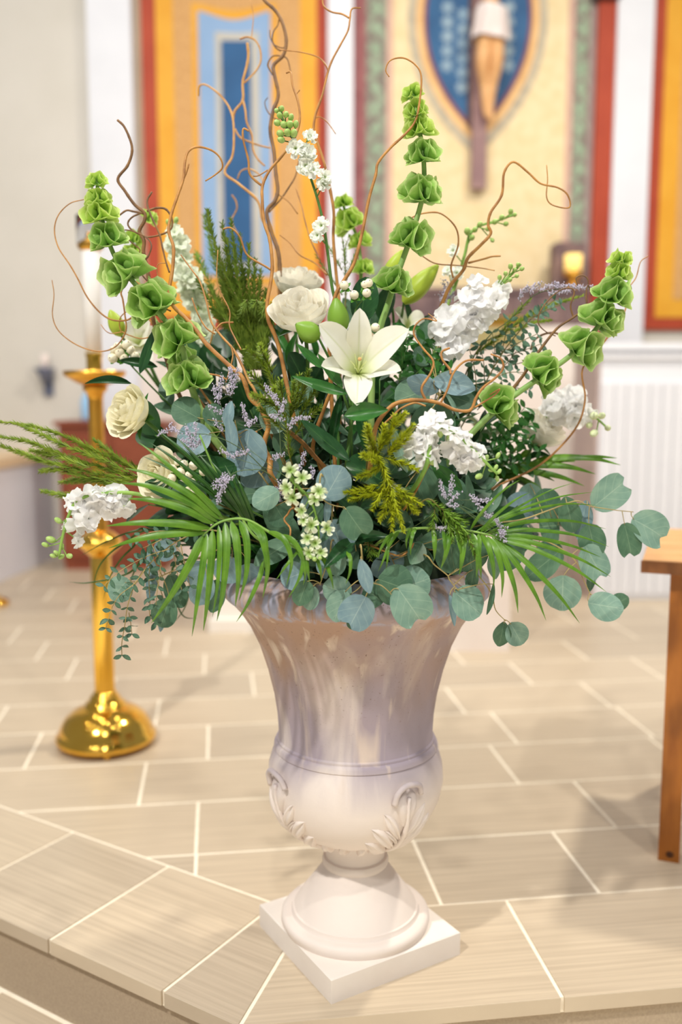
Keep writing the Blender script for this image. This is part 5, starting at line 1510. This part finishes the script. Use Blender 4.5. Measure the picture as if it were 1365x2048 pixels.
sprig('bright yellow green foxtail hanging right of the eucalyptus front', [[(808, 1062), (795, 1020), (780, 970), (760, 920), (740, 880)], [(812, 826), (790, 850), (765, 885)], [(826, 850), (800, 880), (775, 905)], [(735, 850), (740, 880), (752, 910)], [(836, 940), (805, 925), (770, 915)], [(842, 1010), (815, 990), (785, 970)], [(690, 985), (725, 980), (760, 970)], [(700, 1000), (730, 990), (765, 985)], [(745, 1020), (760, 990), (770, 960)], [(760, 1040), (775, 1005), (778, 970)], [(785, 1060), (785, 1020), (780, 985)], [(835, 1025), (815, 1005), (790, 985)], [(715, 955), (740, 945), (765, 930)], [(725, 910), (745, 915), (762, 925)], [(790, 830), (785, 860), (770, 890)], [(822, 870), (800, 890), (775, 910)], [(770, 850), (765, 880), (758, 910)]], (-0.24, -0.225), 19, 2.4, NEED_Y, width=2.4)
sprig('long mossy sprigs reaching out of the left picture edge', [[(-12, 842), (60, 852), (130, 872), (200, 905), (270, 935), (340, 965), (420, 1000)], [(-10, 872), (60, 884), (130, 912), (220, 940), (300, 960)], [(-12, 886), (40, 905), (100, 925), (180, 945), (270, 960)], [(80, 942), (120, 940), (180, 955), (260, 965)], [(84, 982), (130, 990), (190, 985), (260, 980)], [(40, 850), (90, 872), (140, 895), (220, 925)], [(60, 900), (110, 912), (180, 935)], [(120, 965), (170, 960), (240, 968)], [(150, 880), (200, 915), (260, 945)], [(190, 880), (230, 910), (280, 945)]], (-0.04, -0.10), 19, 1.9, NEED_M, lean=1.3, width=2.0)
sprig('fresh green rosemary like tips over the right palm frond', [[(948, 1096), (930, 1060), (905, 1035), (880, 1015), (850, 1000)], [(905, 1085), (900, 1055), (885, 1025)], [(935, 1050), (915, 1035), (890, 1020)], [(925, 1085), (912, 1050), (893, 1026)], [(860, 1060), (868, 1040), (870, 1015)], [(955, 1120), (940, 1085), (915, 1050)]], (-0.235, -0.22), 19, 1.5, NEED_G, width=2.2)
sprig('tiny green needle tuft above the urn rim', [[(742, 1122), (738, 1100), (735, 1080)], [(756, 1110), (745, 1100), (736, 1085)]], (-0.215, -0.20), 13, 1.3, NEED_G, width=1.6)
sprig('blurred olive feathery sprig under the right statice', [[(1165, 592), (1110, 608), (1060, 630), (1010, 665), (950, 710)], [(1100, 640), (1060, 648), (1020, 668)], [(1060, 600), (1030, 630), (1000, 670)]], (0.05, 0.03), 16, 1.7, NEED_M, lean=1.2, width=2.0)

# ---- statice
statice('lavender statice spray above the left eucalyptus leaves', [(380, 868), (420, 870), (470, 890), (520, 930)], [[(316, 868), (335, 862), (352, 858)], [(340, 848), (350, 860), (360, 866)], [(372, 850), (376, 866), (384, 880)], [(392, 846), (392, 862), (388, 880)], [(362, 880), (376, 884), (392, 890)], [(404, 880), (396, 888), (384, 896)], [(370, 895), (382, 892), (398, 884)]], -0.19)
statice('mauve statice spray beside the lowest left bells', [(440, 800), (450, 840), (470, 880), (520, 930)], [[(428, 770), (432, 790), (440, 806)], [(445, 750), (440, 775), (440, 796)], [(460, 735), (462, 760), (456, 790)], [(478, 738), (470, 765), (462, 790)], [(420, 812), (432, 820), (445, 826)], [(430, 840), (436, 852), (446, 860)], [(455, 808), (450, 826), (448, 845)]], -0.16)
statice('lavender statice over the middle moss green sprigs', [(560, 830), (560, 870), (570, 930)], [[(530, 770), (540, 785), (552, 796)], [(548, 786), (552, 800), (560, 812)], [(570, 800), (566, 815), (560, 828)], [(540, 830), (552, 834), (566, 838)], [(585, 840), (600, 836), (620, 836)], [(578, 856), (584, 848), (590, 840)], [(486, 806), (490, 830), (500, 850)], [(512, 836), (504, 844), (494, 852)]], -0.20)
statice('hanging lavender statice tip over the left palm frond', [(455, 960), (470, 945), (500, 940), (540, 950)], [[(436, 1006), (440, 988), (450, 970)], [(430, 962), (442, 960), (456, 956)], [(470, 952), (460, 956), (448, 964)], [(448, 946), (452, 958), (450, 972)], [(425, 974), (438, 972), (450, 968)]], -0.22)
statice('sparse statice sprigs behind the drooping larkspur', [(560, 945), (580, 960), (600, 985)], [[(545, 920), (556, 912), (570, 910)], [(610, 905), (605, 925), (598, 940)], [(555, 960), (562, 975), (566, 990)], [(620, 935), (628, 945), (622, 955)], [(548, 975), (556, 985), (560, 1000)], [(470, 910), (485, 905), (500, 900)], [(440, 900), (456, 908), (470, 916)]], -0.20)
statice('purple statice spray trailing over the right palm frond', [(900, 1000), (880, 1020), (850, 1040)], [[(905, 950), (904, 970), (900, 990)], [(880, 960), (885, 980), (892, 996)], [(918, 985), (910, 995), (900, 1000)], [(940, 992), (960, 1000), (985, 1000)], [(950, 1000), (965, 1020), (985, 1040)], [(985, 1030), (1000, 1050), (1010, 1070)], [(1000, 1060), (1006, 1075), (1012, 1084)], [(1015, 1056), (1005, 1064), (998, 1070)], [(870, 1050), (880, 1058), (892, 1056)], [(915, 1010), (905, 1012), (896, 1008)]], -0.215)
statice('grey statice spray reaching right above the small leaved branch', [(1180, 574), (1120, 578), (1070, 590), (1020, 640), (960, 700)], [[(1188, 574), (1165, 574), (1145, 576)], [(1150, 570), (1130, 572), (1110, 574)], [(1120, 566), (1100, 572), (1080, 580)], [(1085, 566), (1070, 574), (1060, 586)], [(1060, 572), (1046, 584), (1040, 600)], [(1140, 582), (1120, 584), (1100, 588)]], 0.0)
statice('dark grey statice tip behind the right stock', [(892, 580), (892, 620), (880, 680)], [[(888, 560), (890, 575), (892, 590)], [(900, 565), (896, 580), (893, 596)], [(878, 590), (886, 596), (892, 604)], [(910, 586), (902, 592), (894, 600)]], 0.03)

# ---- palm fronds
palm('large palm frond fanning left over the urn rim', [(405, 1072), (412, 1065), (430, 1050), (450, 1041), (478, 1037), (503, 1043), (532, 1060), (566, 1080), (600, 1098)], [
    (447, 1036, 277, 884, 11, 0, -8), (442, 1040, 250, 936, 14, 4, -18), (437, 1045, 240, 966, 15, 6, -18), (430, 1048, 255, 997, 16, 4, -12), (422, 1056, 213, 1052, 16, 0, -9), (412, 1065, 218, 1096, 15, 0, -10),
    (408, 1068, 303, 1246, 16, 8, 0), (414, 1066, 384, 1273, 15, 0, -4), (426, 1058, 407, 1262, 15, 4, -4), (437, 1050, 425, 1234, 11, 6, -4), (450, 1044, 434, 1242, 16, 8, -4), (463, 1041, 471, 1213, 15, 10, -8), (478, 1040, 478, 1202, 15, 16, -8),
    (495, 1042, 526, 1196, 15, 22, -18), (513, 1050, 523, 1150, 12, 14, -8), (528, 1120, 473, 1244, 9, 8, 0), (535, 1062, 573, 1172, 11, 24, -18), (552, 1072, 604, 1158, 11, 18, -20), (600, 1098, 577, 1196, 9, 16, -10), (596, 1100, 552, 1160, 7, 4, -6), (610, 1104, 620, 1166, 9, 0, -4),
    (626, 1106, 643, 1162, 8, 4, -4), (640, 1108, 667, 1180, 9, 4, -4), (692, 1100, 692, 1168, 8, 10, -6), (590, 1096, 607, 1170, 9, 10, -6)], -0.225, PALM)
palm('darker palm frond standing up behind the fanned left frond', [(400, 870), (425, 930), (450, 980), (480, 1030), (520, 1080)], [
    (470, 1010, 318, 862, 9), (478, 1022, 350, 872, 9), (480, 1030, 300, 885, 9), (486, 1032, 372, 900, 9), (492, 1040, 395, 905, 9), (500, 1045, 420, 920, 9), (470, 1020, 285, 912, 9), (505, 1050, 450, 930, 8), (510, 1052, 470, 950, 8)], -0.20, PALM_D)
palm('green palm frond fanning right over the urn rim', [(1006, 1086), (988, 1073), (940, 1062), (890, 1057), (845, 1056), (800, 1062), (770, 1078)], [
    (950, 1064, 1188, 984, 6, 0, -16, -0.12), (958, 1066, 1196, 1011, 6, 0, -22, -0.12), (965, 1068, 1150, 965, 5, 0, -14, -0.1), (970, 1068, 1213, 1058, 8, 0, -22, -0.14), (978, 1070, 1218, 1093, 9, 0, -20, -0.16), (984, 1072, 1202, 1114, 9, 0, -14, -0.18), (988, 1074, 1222, 1153, 10, 4, -16, -0.2), (990, 1075, 1214, 1184, 10, 6, -14), (995, 1078, 1160, 1246, 12, 8, -8), (990, 1076, 1093, 1241, 12, 10, -6), (985, 1074, 1037, 1226, 12, 10, -6), (975, 1072, 1004, 1195, 11, 12, -8), (962, 1068, 988, 1176, 11, 8, -8), (945, 1064, 963, 1159, 11, 4, -4), (958, 1066, 953, 1156, 11, 2, 0), (928, 1062, 919, 1151, 12, 2, 0), (912, 1060, 925, 1120, 9, 2, 0), (900, 1058, 882, 1138, 11, 4, 0), (888, 1058, 890, 1116, 9, 2, 0), (868, 1057, 869, 1121, 10, 2, 0), (832, 1055, 822, 1111, 8, -4, -4), (826, 1056, 814, 1098, 7, -4, -4), (792, 1064, 757, 1118, 7, -6, -4), (800, 1062, 770, 1116, 7, -2, -4), (784, 1068, 757, 1143, 6, 2, 0), (776, 1074, 772, 1140, 6, 2, 0),
    (960, 1066, 1060, 985, 6, 0, -10), (940, 1062, 1040, 960, 6, -4, -10)], -0.215, PALM)
palm('blurred palm frond pointing right behind the right rose', [(1150, 922), (1080, 925), (1010, 940), (950, 965), (900, 1000)], [
    (1060, 925, 1242, 930, 15, 0, -14), (1010, 938, 1192, 948, 16, 0, -14), (1000, 942, 1170, 972, 14, 0, -12), (990, 948, 1110, 962, 20, 0, -16), (1040, 930, 1060, 900, 12), (985, 950, 1098, 990, 14, 0, -12), (1100, 925, 1235, 916, 10, 0, -6), (970, 955, 1065, 940, 14, 0, -8)], 0.04, PALM)
gr_ = thing('bear_grass', 'few thin dark grass blades curving behind the small eucalyptus', 'grass blades', to_foam(at(400, 1080, 0.0)), None)
for q, pts in enumerate(([(330, 1060), (250, 1085), (200, 1130), (184, 1190)], [(330, 1066), (260, 1100), (222, 1150), (206, 1200)], [(340, 1080), (290, 1110), (262, 1160), (258, 1205)], [(350, 1080), (260, 1145), (180, 1165), (138, 1164)], [(320, 1062), (270, 1062), (220, 1080), (160, 1112)], [(360, 1090), (380, 1150), (372, 1210), (345, 1250)], [(370, 1120), (350, 1180), (365, 1230), (395, 1238)])):
    P = px_path(pts, 0.02)
    build('blade', blade_geo([to_foam(P[0])] + P, 5 * pxs(300, 1100, 0)), PALM_D, gr_)

# ---- silver dollar eucalyptus
FD = lambda off: (lambda x, y: fd(x, y, off))
G1 = 'silver dollar eucalyptus branches'
R_, H_, O_ = 'round', 'heart', 'oval'
leafy('eucalyptus_branch', 'eucalyptus branch with big round leaves hanging over the front rim', 'eucalyptus', [(790, 1195), (765, 1172), (745, 1165), (728, 1150), (725, 1120), (722, 1090)], [
    (714, 1226, 37, 38, 118, H_, EUC_B, 0.0), (822, 1212, 42, 46, 55, H_, EUC, 0.0), (790, 1170, 40, 36, 20, R_, EUC_D, 0.012), (828, 1168, 36, 34, 340, R_, EUC, 0.018), (731, 1153, 15, 36, 75, O_, EUC_B, -0.012), (675, 1180, 27, 30, 200, R_, EUC, 0.012), (680, 1212, 26, 34, 110, R_, EUC, 0.008), (748, 1190, 28, 24, 40, R_, EUC_D, 0.015), (712, 1248, 18, 14, 100, R_, EUC_D, 0.02)], -0.235, G1)
leafy('eucalyptus_branch', 'eucalyptus twig with one round leaf and edge on leaf at the right rim', 'eucalyptus', [(918, 1182), (900, 1160), (895, 1150), (870, 1130), (850, 1110)], [
    (936, 1206, 36, 36, 40, R_, EUC, 0.0), (905, 1220, 7, 34, 80, O_, EUC_B, -0.004), (982, 1198, 6, 34, 100, O_, EUC_D, -0.004), (988, 1132, 13, 28, 80, O_, EUC, 0.01), (945, 1160, 14, 26, 100, O_, EUC_D, 0.015), (1015, 1108, 34, 34, 60, R_, EUC_D, 0.03)], -0.205, G1)
leafy('eucalyptus_branch', 'eucalyptus twig ending in a hanging pair of leaves right of the urn', 'eucalyptus', [(1012, 1242), (992, 1220), (985, 1190), (965, 1160), (930, 1125), (880, 1100)], [
    (1004, 1269, 19, 26, 100, O_, EUC_D, 0.0), (1034, 1268, 23, 26, 60, R_, EUC, 0.0)], -0.14, G1)
leafy('eucalyptus_branch', 'small eucalyptus twig of dark ovals over the left front rim', 'eucalyptus', [(640, 1170), (650, 1140), (660, 1110), (665, 1080)], [
    (606, 1186, 20, 28, 110, R_, EUC_D, 0.0), (622, 1196, 17, 26, 100, R_, EUC, 0.004), (588, 1152, 28, 28, 160, R_, EUC_B, 0.012), (668, 1124, 30, 26, 120, H_, EUC, 0.008), (645, 1135, 24, 12, 160, O_, EUC_B, 0.01)], -0.225, G1)
leafy('eucalyptus_branch', 'eucalyptus branch with stacked round leaves beside the drooping larkspur', 'eucalyptus', [(690, 1015), (665, 1010), (648, 1000), (640, 980), (645, 950)], [
    (712, 1046, 32, 36, 55, H_, EUC_D, -0.012), (675, 1072, 40, 34, 70, R_, EUC_B, 0.008), (668, 966, 34, 38, 300, R_, EUC_B, 0.0), (532, 996, 23, 30, 150, R_, EUC, 0.01), (655, 1020, 8, 34, 95, O_, EUC_B, 0.004), (610, 1010, 9, 40, 110, O_, EUC_B, 0.008), (562, 1030, 26, 24, 60, R_, EUC_D, 0.02), (700, 1110, 34, 18, 150, O_, EUC_D, 0.02)], -0.225, G1)
leafy('eucalyptus_branch', 'eucalyptus leaves under the willow arch right of the lily', 'eucalyptus', [(880, 790), (870, 810), (845, 840), (800, 900)], [
    (909, 768, 26, 44, 10, O_, EUC_B, 0.0), (846, 770, 22, 34, 200, O_, EUC_B, 0.0), (925, 800, 24, 34, 20, O_, EUC_D, 0.01), (905, 810, 5, 32, 60, O_, EUC, -0.006), (868, 850, 44, 46, 90, R_, EUC_D, 0.03), (825, 790, 36, 36, 160, R_, EUC_D, 0.05), (860, 668, 26, 28, 260, R_, EUC_D, 0.17), (846, 712, 20, 22, 220, R_, EUC_D, 0.12)], -0.165, G1)
leafy('eucalyptus_branch', 'large dark round eucalyptus leaf behind the front stock', 'eucalyptus', [(850, 900), (835, 940), (810, 980)], [
    (838, 968, 40, 46, 110, R_, EUC_D, 0.0), (905, 985, 30, 32, 40, R_, EUC_D, 0.02), (800, 900, 14, 50, 250, O_, EUC, 0.0), (895, 955, 16, 40, 40, O_, LEAFG, -0.01)], -0.17, G1)
leafy('eucalyptus_branch', 'eucalyptus branch with blue grey leaves left of centre', 'eucalyptus', [(470, 840), (480, 880), (500, 920), (530, 960)], [
    (492, 905, 42, 48, 100, R_, EUC_B, 0.0), (462, 872, 14, 42, 265, O_, EUC_B, -0.014), (458, 830, 12, 28, 280, O_, EUC_B, -0.012), (388, 878, 32, 36, 160, R_, EUC_B, 0.012), (372, 822, 28, 30, 210, R_, EUC_D, 0.02), (548, 838, 30, 30, 320, R_, EUC, 0.03), (520, 945, 40, 28, 60, R_, EUC_B, 0.012), (575, 880, 28, 34, 300, R_, EUC_D, 0.03), (428, 830, 22, 24, 240, R_, EUC_D, 0.02)], -0.165, G1)
leafy('eucalyptus_branch', 'long eucalyptus branch reaching farthest right with notched leaves', 'eucalyptus', [(1268, 1024), (1230, 1020), (1180, 1012), (1152, 1002), (1100, 1020), (1040, 1040), (960, 1050)], [
    (1222, 986, 34, 44, 320, H_, EUC, 0.01), (1302, 1058, 38, 42, 30, H_, EUC, 0.0), (1258, 1082, 27, 37, 75, H_, EUC_D, -0.01), (1186, 1082, 27, 36, 75, R_, EUC_D, -0.004), (1166, 1040, 20, 40, 100, O_, EUC_B, 0.02), (1140, 1030, 22, 38, 75, R_, EUC_D, 0.01), (1094, 1008, 32, 32, 250, R_, EUC_D, 0.03), (1100, 1052, 44, 20, 175, R_, EUC_D, 0.02), (1040, 1020, 36, 34, 200, R_, EUC_B, 0.05), (1060, 1000, 30, 34, 90, R_, EUC, 0.06)], -0.06, G1)
leafy('eucalyptus_branch', 'eucalyptus branch with pale leaves under the right frond tips', 'eucalyptus', [(1182, 1190), (1168, 1160), (1150, 1120), (1110, 1090), (1050, 1070), (960, 1070)], [
    (1212, 1212, 30, 36, 10, R_, EUC, -0.01), (1240, 1204, 17, 20, 330, R_, EUC_D, 0.0), (1190, 1126, 32, 40, 60, H_, EUC, 0.0), (1126, 1186, 36, 36, 90, R_, EUC, -0.01), (1086, 1130, 26, 42, 140, R_, EUC_D, 0.0), (1182, 1160, 11, 24, 90, O_, EUC_D, 0.01), (1030, 1080, 36, 32, 60, R_, EUC_D, 0.03), (1100, 1110, 30, 30, 20, R_, EUC_D, 0.03)], -0.07, G1)
leafy('eucalyptus_branch', 'eucalyptus branch hanging left behind the small leaved twigs', 'eucalyptus', [(250, 1165), (300, 1160), (350, 1140), (410, 1110), (470, 1090)], [
    (240, 1178, 26, 27, 130, R_, EUC, 0.0), (330, 1226, 26, 32, 110, R_, EUC_D, 0.0), (352, 1182, 22, 36, 70, R_, EUC_D, 0.01), (302, 1160, 14, 46, 95, O_, EUC_B, 0.01), (326, 1240, 8, 26, 105, O_, EUC_B, 0.02), (404, 1180, 24, 34, 110, R_, EUC_B, 0.0), (430, 1192, 20, 34, 100, R_, EUC_D, 0.01), (456, 1140, 30, 28, 110, R_, EUC_B, 0.0), (500, 1150, 30, 24, 90, R_, EUC_B, 0.0), (396, 1148, 26, 28, 120, R_, EUC_B, 0.005), (330, 1100, 22, 24, 150, R_, EUC_B, 0.02), (298, 1120, 8, 40, 95, O_, EUC_B, 0.02)], -0.11, G1)
leafy('eucalyptus_branch', 'deep blue round eucalyptus leaves in the shade of the urn mouth', 'eucalyptus', [(790, 1130), (780, 1110), (760, 1090)], [
    (776, 1130, 34, 26, 60, R_, EUC_B, 0.0), (820, 1110, 30, 24, 20, R_, EUC_D, 0.01), (905, 1110, 34, 40, 80, R_, EUC_D, -0.03), (940, 1108, 36, 38, 80, R_, EUC_D, -0.03), (840, 1090, 14, 36, 80, O_, EUC, 0.0), (620, 1110, 26, 22, 120, R_, EUC_D, 0.0)], -0.165, G1)

# ---- small leaved eucalyptus at the lower left, small leaved branches at the right
def small_leafy(name, label, cat, paths, d, lsize, step, m, group, sm):
    P0 = px_path(paths[0], d)
    full = rooted(P0, 0.12)
    t = thing(name, label, cat, full[-1], group)
    k = pxs(700, 1000, d)
    sg = [tube(smooth_path(full, 5), 0.9 * k, 1.8 * k, 5)]
    cnt = 0
    for qi, q in enumerate(paths):
        Q = smooth_path(px_path(q, d + (0 if qi == 0 else random.uniform(-.02, .02))), 8)
        if qi: sg.append(tube(Q, 0.7 * k, 1.1 * k, 5))
        acc = 0
        flip = 0
        for i in range(len(Q) - 1):
            acc += (Q[i + 1] - Q[i]).length / k
            if acc > step or i == 0:
                acc = 0
                tg = (Q[i] - Q[i + 1]).normalized()
                flip += 1
                ox = tg.cross(TOCAM).normalized() if flip % 2 else tg.cross(Vector((0.6, -0.4, 0.7))).normalized()
                for sg_ in (-1, 1):
                    dr = (ox * sg_ + tg * random.uniform(0.15, 0.7) + Vector((0, random.uniform(-.4, .2), random.uniform(-.25, .15)))).normalized()
                    s = lsize * k * random.uniform(0.75, 1.2)
                    link('leaf', leaf_mesh(('small', random.randrange(3)), m), None, t, frame(Q[i], dr, TOCAM + Vector((random.uniform(-.8, .8), 0, random.uniform(-.5, .8))), s * 0.52, s, s))
                    cnt += 1
    build('stem', join(*sg), sm, t)
    return t
small_leafy('baby_eucalyptus', 'baby eucalyptus twigs with tiny leaves trailing lowest at the left', 'eucalyptus', [
    [(244, 1310), (244, 1285), (250, 1250), (256, 1210), (270, 1170), (292, 1136), (330, 1100), (370, 1075), (420, 1060)],
    [(212, 1256), (218, 1235), (226, 1212), (240, 1190), (268, 1168), (290, 1140)], [(264, 1268), (262, 1248), (258, 1225)], [(208, 1172), (230, 1150), (260, 1130), (300, 1110), (340, 1098)], [(312, 1244), (300, 1232), (300, 1200), (298, 1160), (300, 1130)],
    [(312, 1210), (315, 1180), (320, 1150), (322, 1120)], [(364, 1180), (356, 1150), (350, 1120), (346, 1098)], [(262, 1078), (290, 1068), (320, 1062), (350, 1064)], [(380, 1172), (370, 1130), (362, 1090)], [(286, 1096), (300, 1090), (330, 1076)]], -0.125, 19, 17, EUC_S, 'small leaved greens', TWIG)
small_leafy('boxwood_branch', 'small leaved dark branch spreading right below the white stock cluster', 'greenery', [
    [(1110, 600), (1070, 630), (1040, 662), (1010, 700), (980, 750), (950, 810), (910, 880)], [(1122, 610), (1090, 622), (1060, 640)], [(1082, 688), (1050, 700), (1015, 712)], [(1090, 705), (1055, 722), (1005, 735)], [(1050, 745), (1020, 745), (990, 755)], [(1020, 640), (1012, 670), (1002, 715)], [(985, 665), (990, 700), (988, 740)], [(1060, 780), (1020, 775), (980, 780)], [(960, 690), (968, 725), (970, 770)], [(1075, 668), (1045, 682), (1015, 700)], [(1035, 700), (1020, 720), (995, 745)], [(940, 700), (950, 740), (955, 790)], [(1005, 760), (985, 790), (955, 820)]], 0.0, 17, 13, EUC_S, 'small leaved greens', NSTEM)
small_leafy('boxwood_branch', 'small leaved bushy branch beside the blurred right rose', 'greenery', [
    [(1080, 900), (1050, 880), (1010, 890), (970, 910), (930, 950)], [(1050, 815), (1030, 840), (1000, 880)], [(1065, 845), (1035, 862), (1005, 885)], [(1020, 830), (1010, 855), (990, 890)], [(1035, 905), (1005, 905), (975, 915)], [(1055, 930), (1015, 925), (975, 925)], [(985, 850), (980, 880), (965, 910)], [(1000, 930), (980, 930), (950, 940)]], 0.01, 24, 12, LEAFG, 'small leaved greens', GSTEM)
small_leafy('boxwood_branch', 'small leaved shoots behind the lily and tallest bells', 'greenery', [
    [(800, 690), (805, 720), (800, 760), (790, 820)], [(850, 680), (835, 710), (815, 745)], [(770, 680), (785, 710), (795, 745)], [(900, 740), (870, 750), (830, 770)], [(815, 660), (812, 690), (808, 720)], [(870, 700), (850, 730), (825, 755)]], -0.05, 26, 12, LEAFG, 'small leaved greens', GSTEM)

# ---- dark leaves that fill the heart of the bouquet
FILL = 'dark leafy filler stems'
for i in range(46):
    a = 2 * math.pi * (i * 0.618 + random.uniform(-.03, .03))
    el = math.radians((12, 30, 48, 64, 20, 40)[i % 6] + random.uniform(-6, 6))
    L = (0.20 + 0.10 * random.random()) if math.sin(a) > -0.2 else (0.10 + 0.07 * random.random())
    L *= 1.0 if el < 0.9 else 0.9
    base = Vector((AX.x + 0.09 * math.cos(a), AX.y + 0.09 * math.sin(a), FOAM.z))
    dr = Vector((math.cos(a) * math.cos(el), math.sin(a) * math.cos(el), math.sin(el)))
    tip = base + dr * L * 1.15 + Vector((0, 0, 0.03))
    t = thing('filler_stem', 'dark green leafy filler stem deep among the flowers', 'greenery', base, FILL)
    P = smooth_path([tip, base.lerp(tip, 0.55) + Vector((0, 0, 0.02)), base], 6)
    build('stem', tube(P, 0.0012, 0.0026, 5), GSTEM, t)
    for q in range(9):
        p = P[min(len(P) - 1, int(q * 1.2))]
        th = q * 2.4
        o1 = dr.orthogonal().normalized()
        o2 = dr.cross(o1)
        u = (o1 * math.cos(th) + o2 * math.sin(th) + dr * 0.6).normalized()
        s = random.uniform(0.055, 0.085)
        link('leaf', leaf_mesh((('oval', 'lance', 'round')[i % 3], q % 3), (LEAFF, LEAFD, EUC_D)[(i // 3) % 3]), None, t, frame(p, u, dr + Vector((0, -0.6, 0.5)), s * (0.55, 0.34, 0.8)[i % 3], s, s * 0.8))

for i, (x, y, dd) in enumerate(((470, 760, .02), (520, 705, .03), (580, 715, .0), (612, 770, -.04), (645, 800, -.04), (560, 665, .06), (690, 690, .02), (760, 760, -.03), (800, 720, .02), (840, 765, -.02), (890, 730, .04), (760, 640, .06), (430, 790, .0), (345, 810, .0), (400, 860, -.05), (310, 870, -.03), (930, 790, .02), (700, 830, -.06), (660, 870, -.06), (455, 715, .06), (630, 690, .05), (720, 660, .08), (820, 660, .09), (500, 820, -.05), (970, 850, .0), (600, 840, -.06), (540, 780, .0), (420, 720, .08), (380, 760, .07), (430, 1085, -.06), (480, 1100, -.09), (385, 1050, -.04), (545, 1120, -.1), (345, 1005, -.05), (900, 1090, -.08), (965, 1040, -.04), (1010, 1000, .0), (460, 1030, -.03), (410, 1000, .0), (560, 1070, -.08), (840, 1060, -.09), (930, 980, -.05), (1000, 1060, -.03))):
    tip = at(x, y, dd)
    base = to_foam(tip, 0.08)
    dr = (tip - base).normalized()
    t = thing('filler_stem', 'dark green leafy filler stem deep among the flowers', 'greenery', base, FILL)
    P = smooth_path([tip, base.lerp(tip, 0.5) + Vector((0, 0.01, 0.01)), base], 7)
    build('stem', tube(P, 0.0012, 0.0026, 5), GSTEM, t)
    o1 = dr.orthogonal().normalized()
    o2 = dr.cross(o1)
    kd = (('lance', 0.30), ('oval', 0.55), ('lance', 0.24), ('round', 0.75))[i % 4]
    for q in range(11):
        p = P[min(len(P) - 1, int(q * 1.1))]
        th = q * 2.4 + i
        u = (o1 * math.cos(th) + o2 * math.sin(th) + dr * (2.0 if q < 2 else 0.8)).normalized()
        sz_ = random.uniform(0.05, 0.08)
        link('leaf', leaf_mesh((kd[0], q % 3), (LEAFF, LEAFD, LEAFG, EUC_D)[(i * 3 + q // 6) % 4 if i % 2 else i % 3]), None, t, frame(p, u, dr + Vector((0, -0.9, 0.4)), sz_ * kd[1], sz_, sz_ * 0.8))

for o in bpy.data.objects:
    if '_loc' in o: del o['_loc']
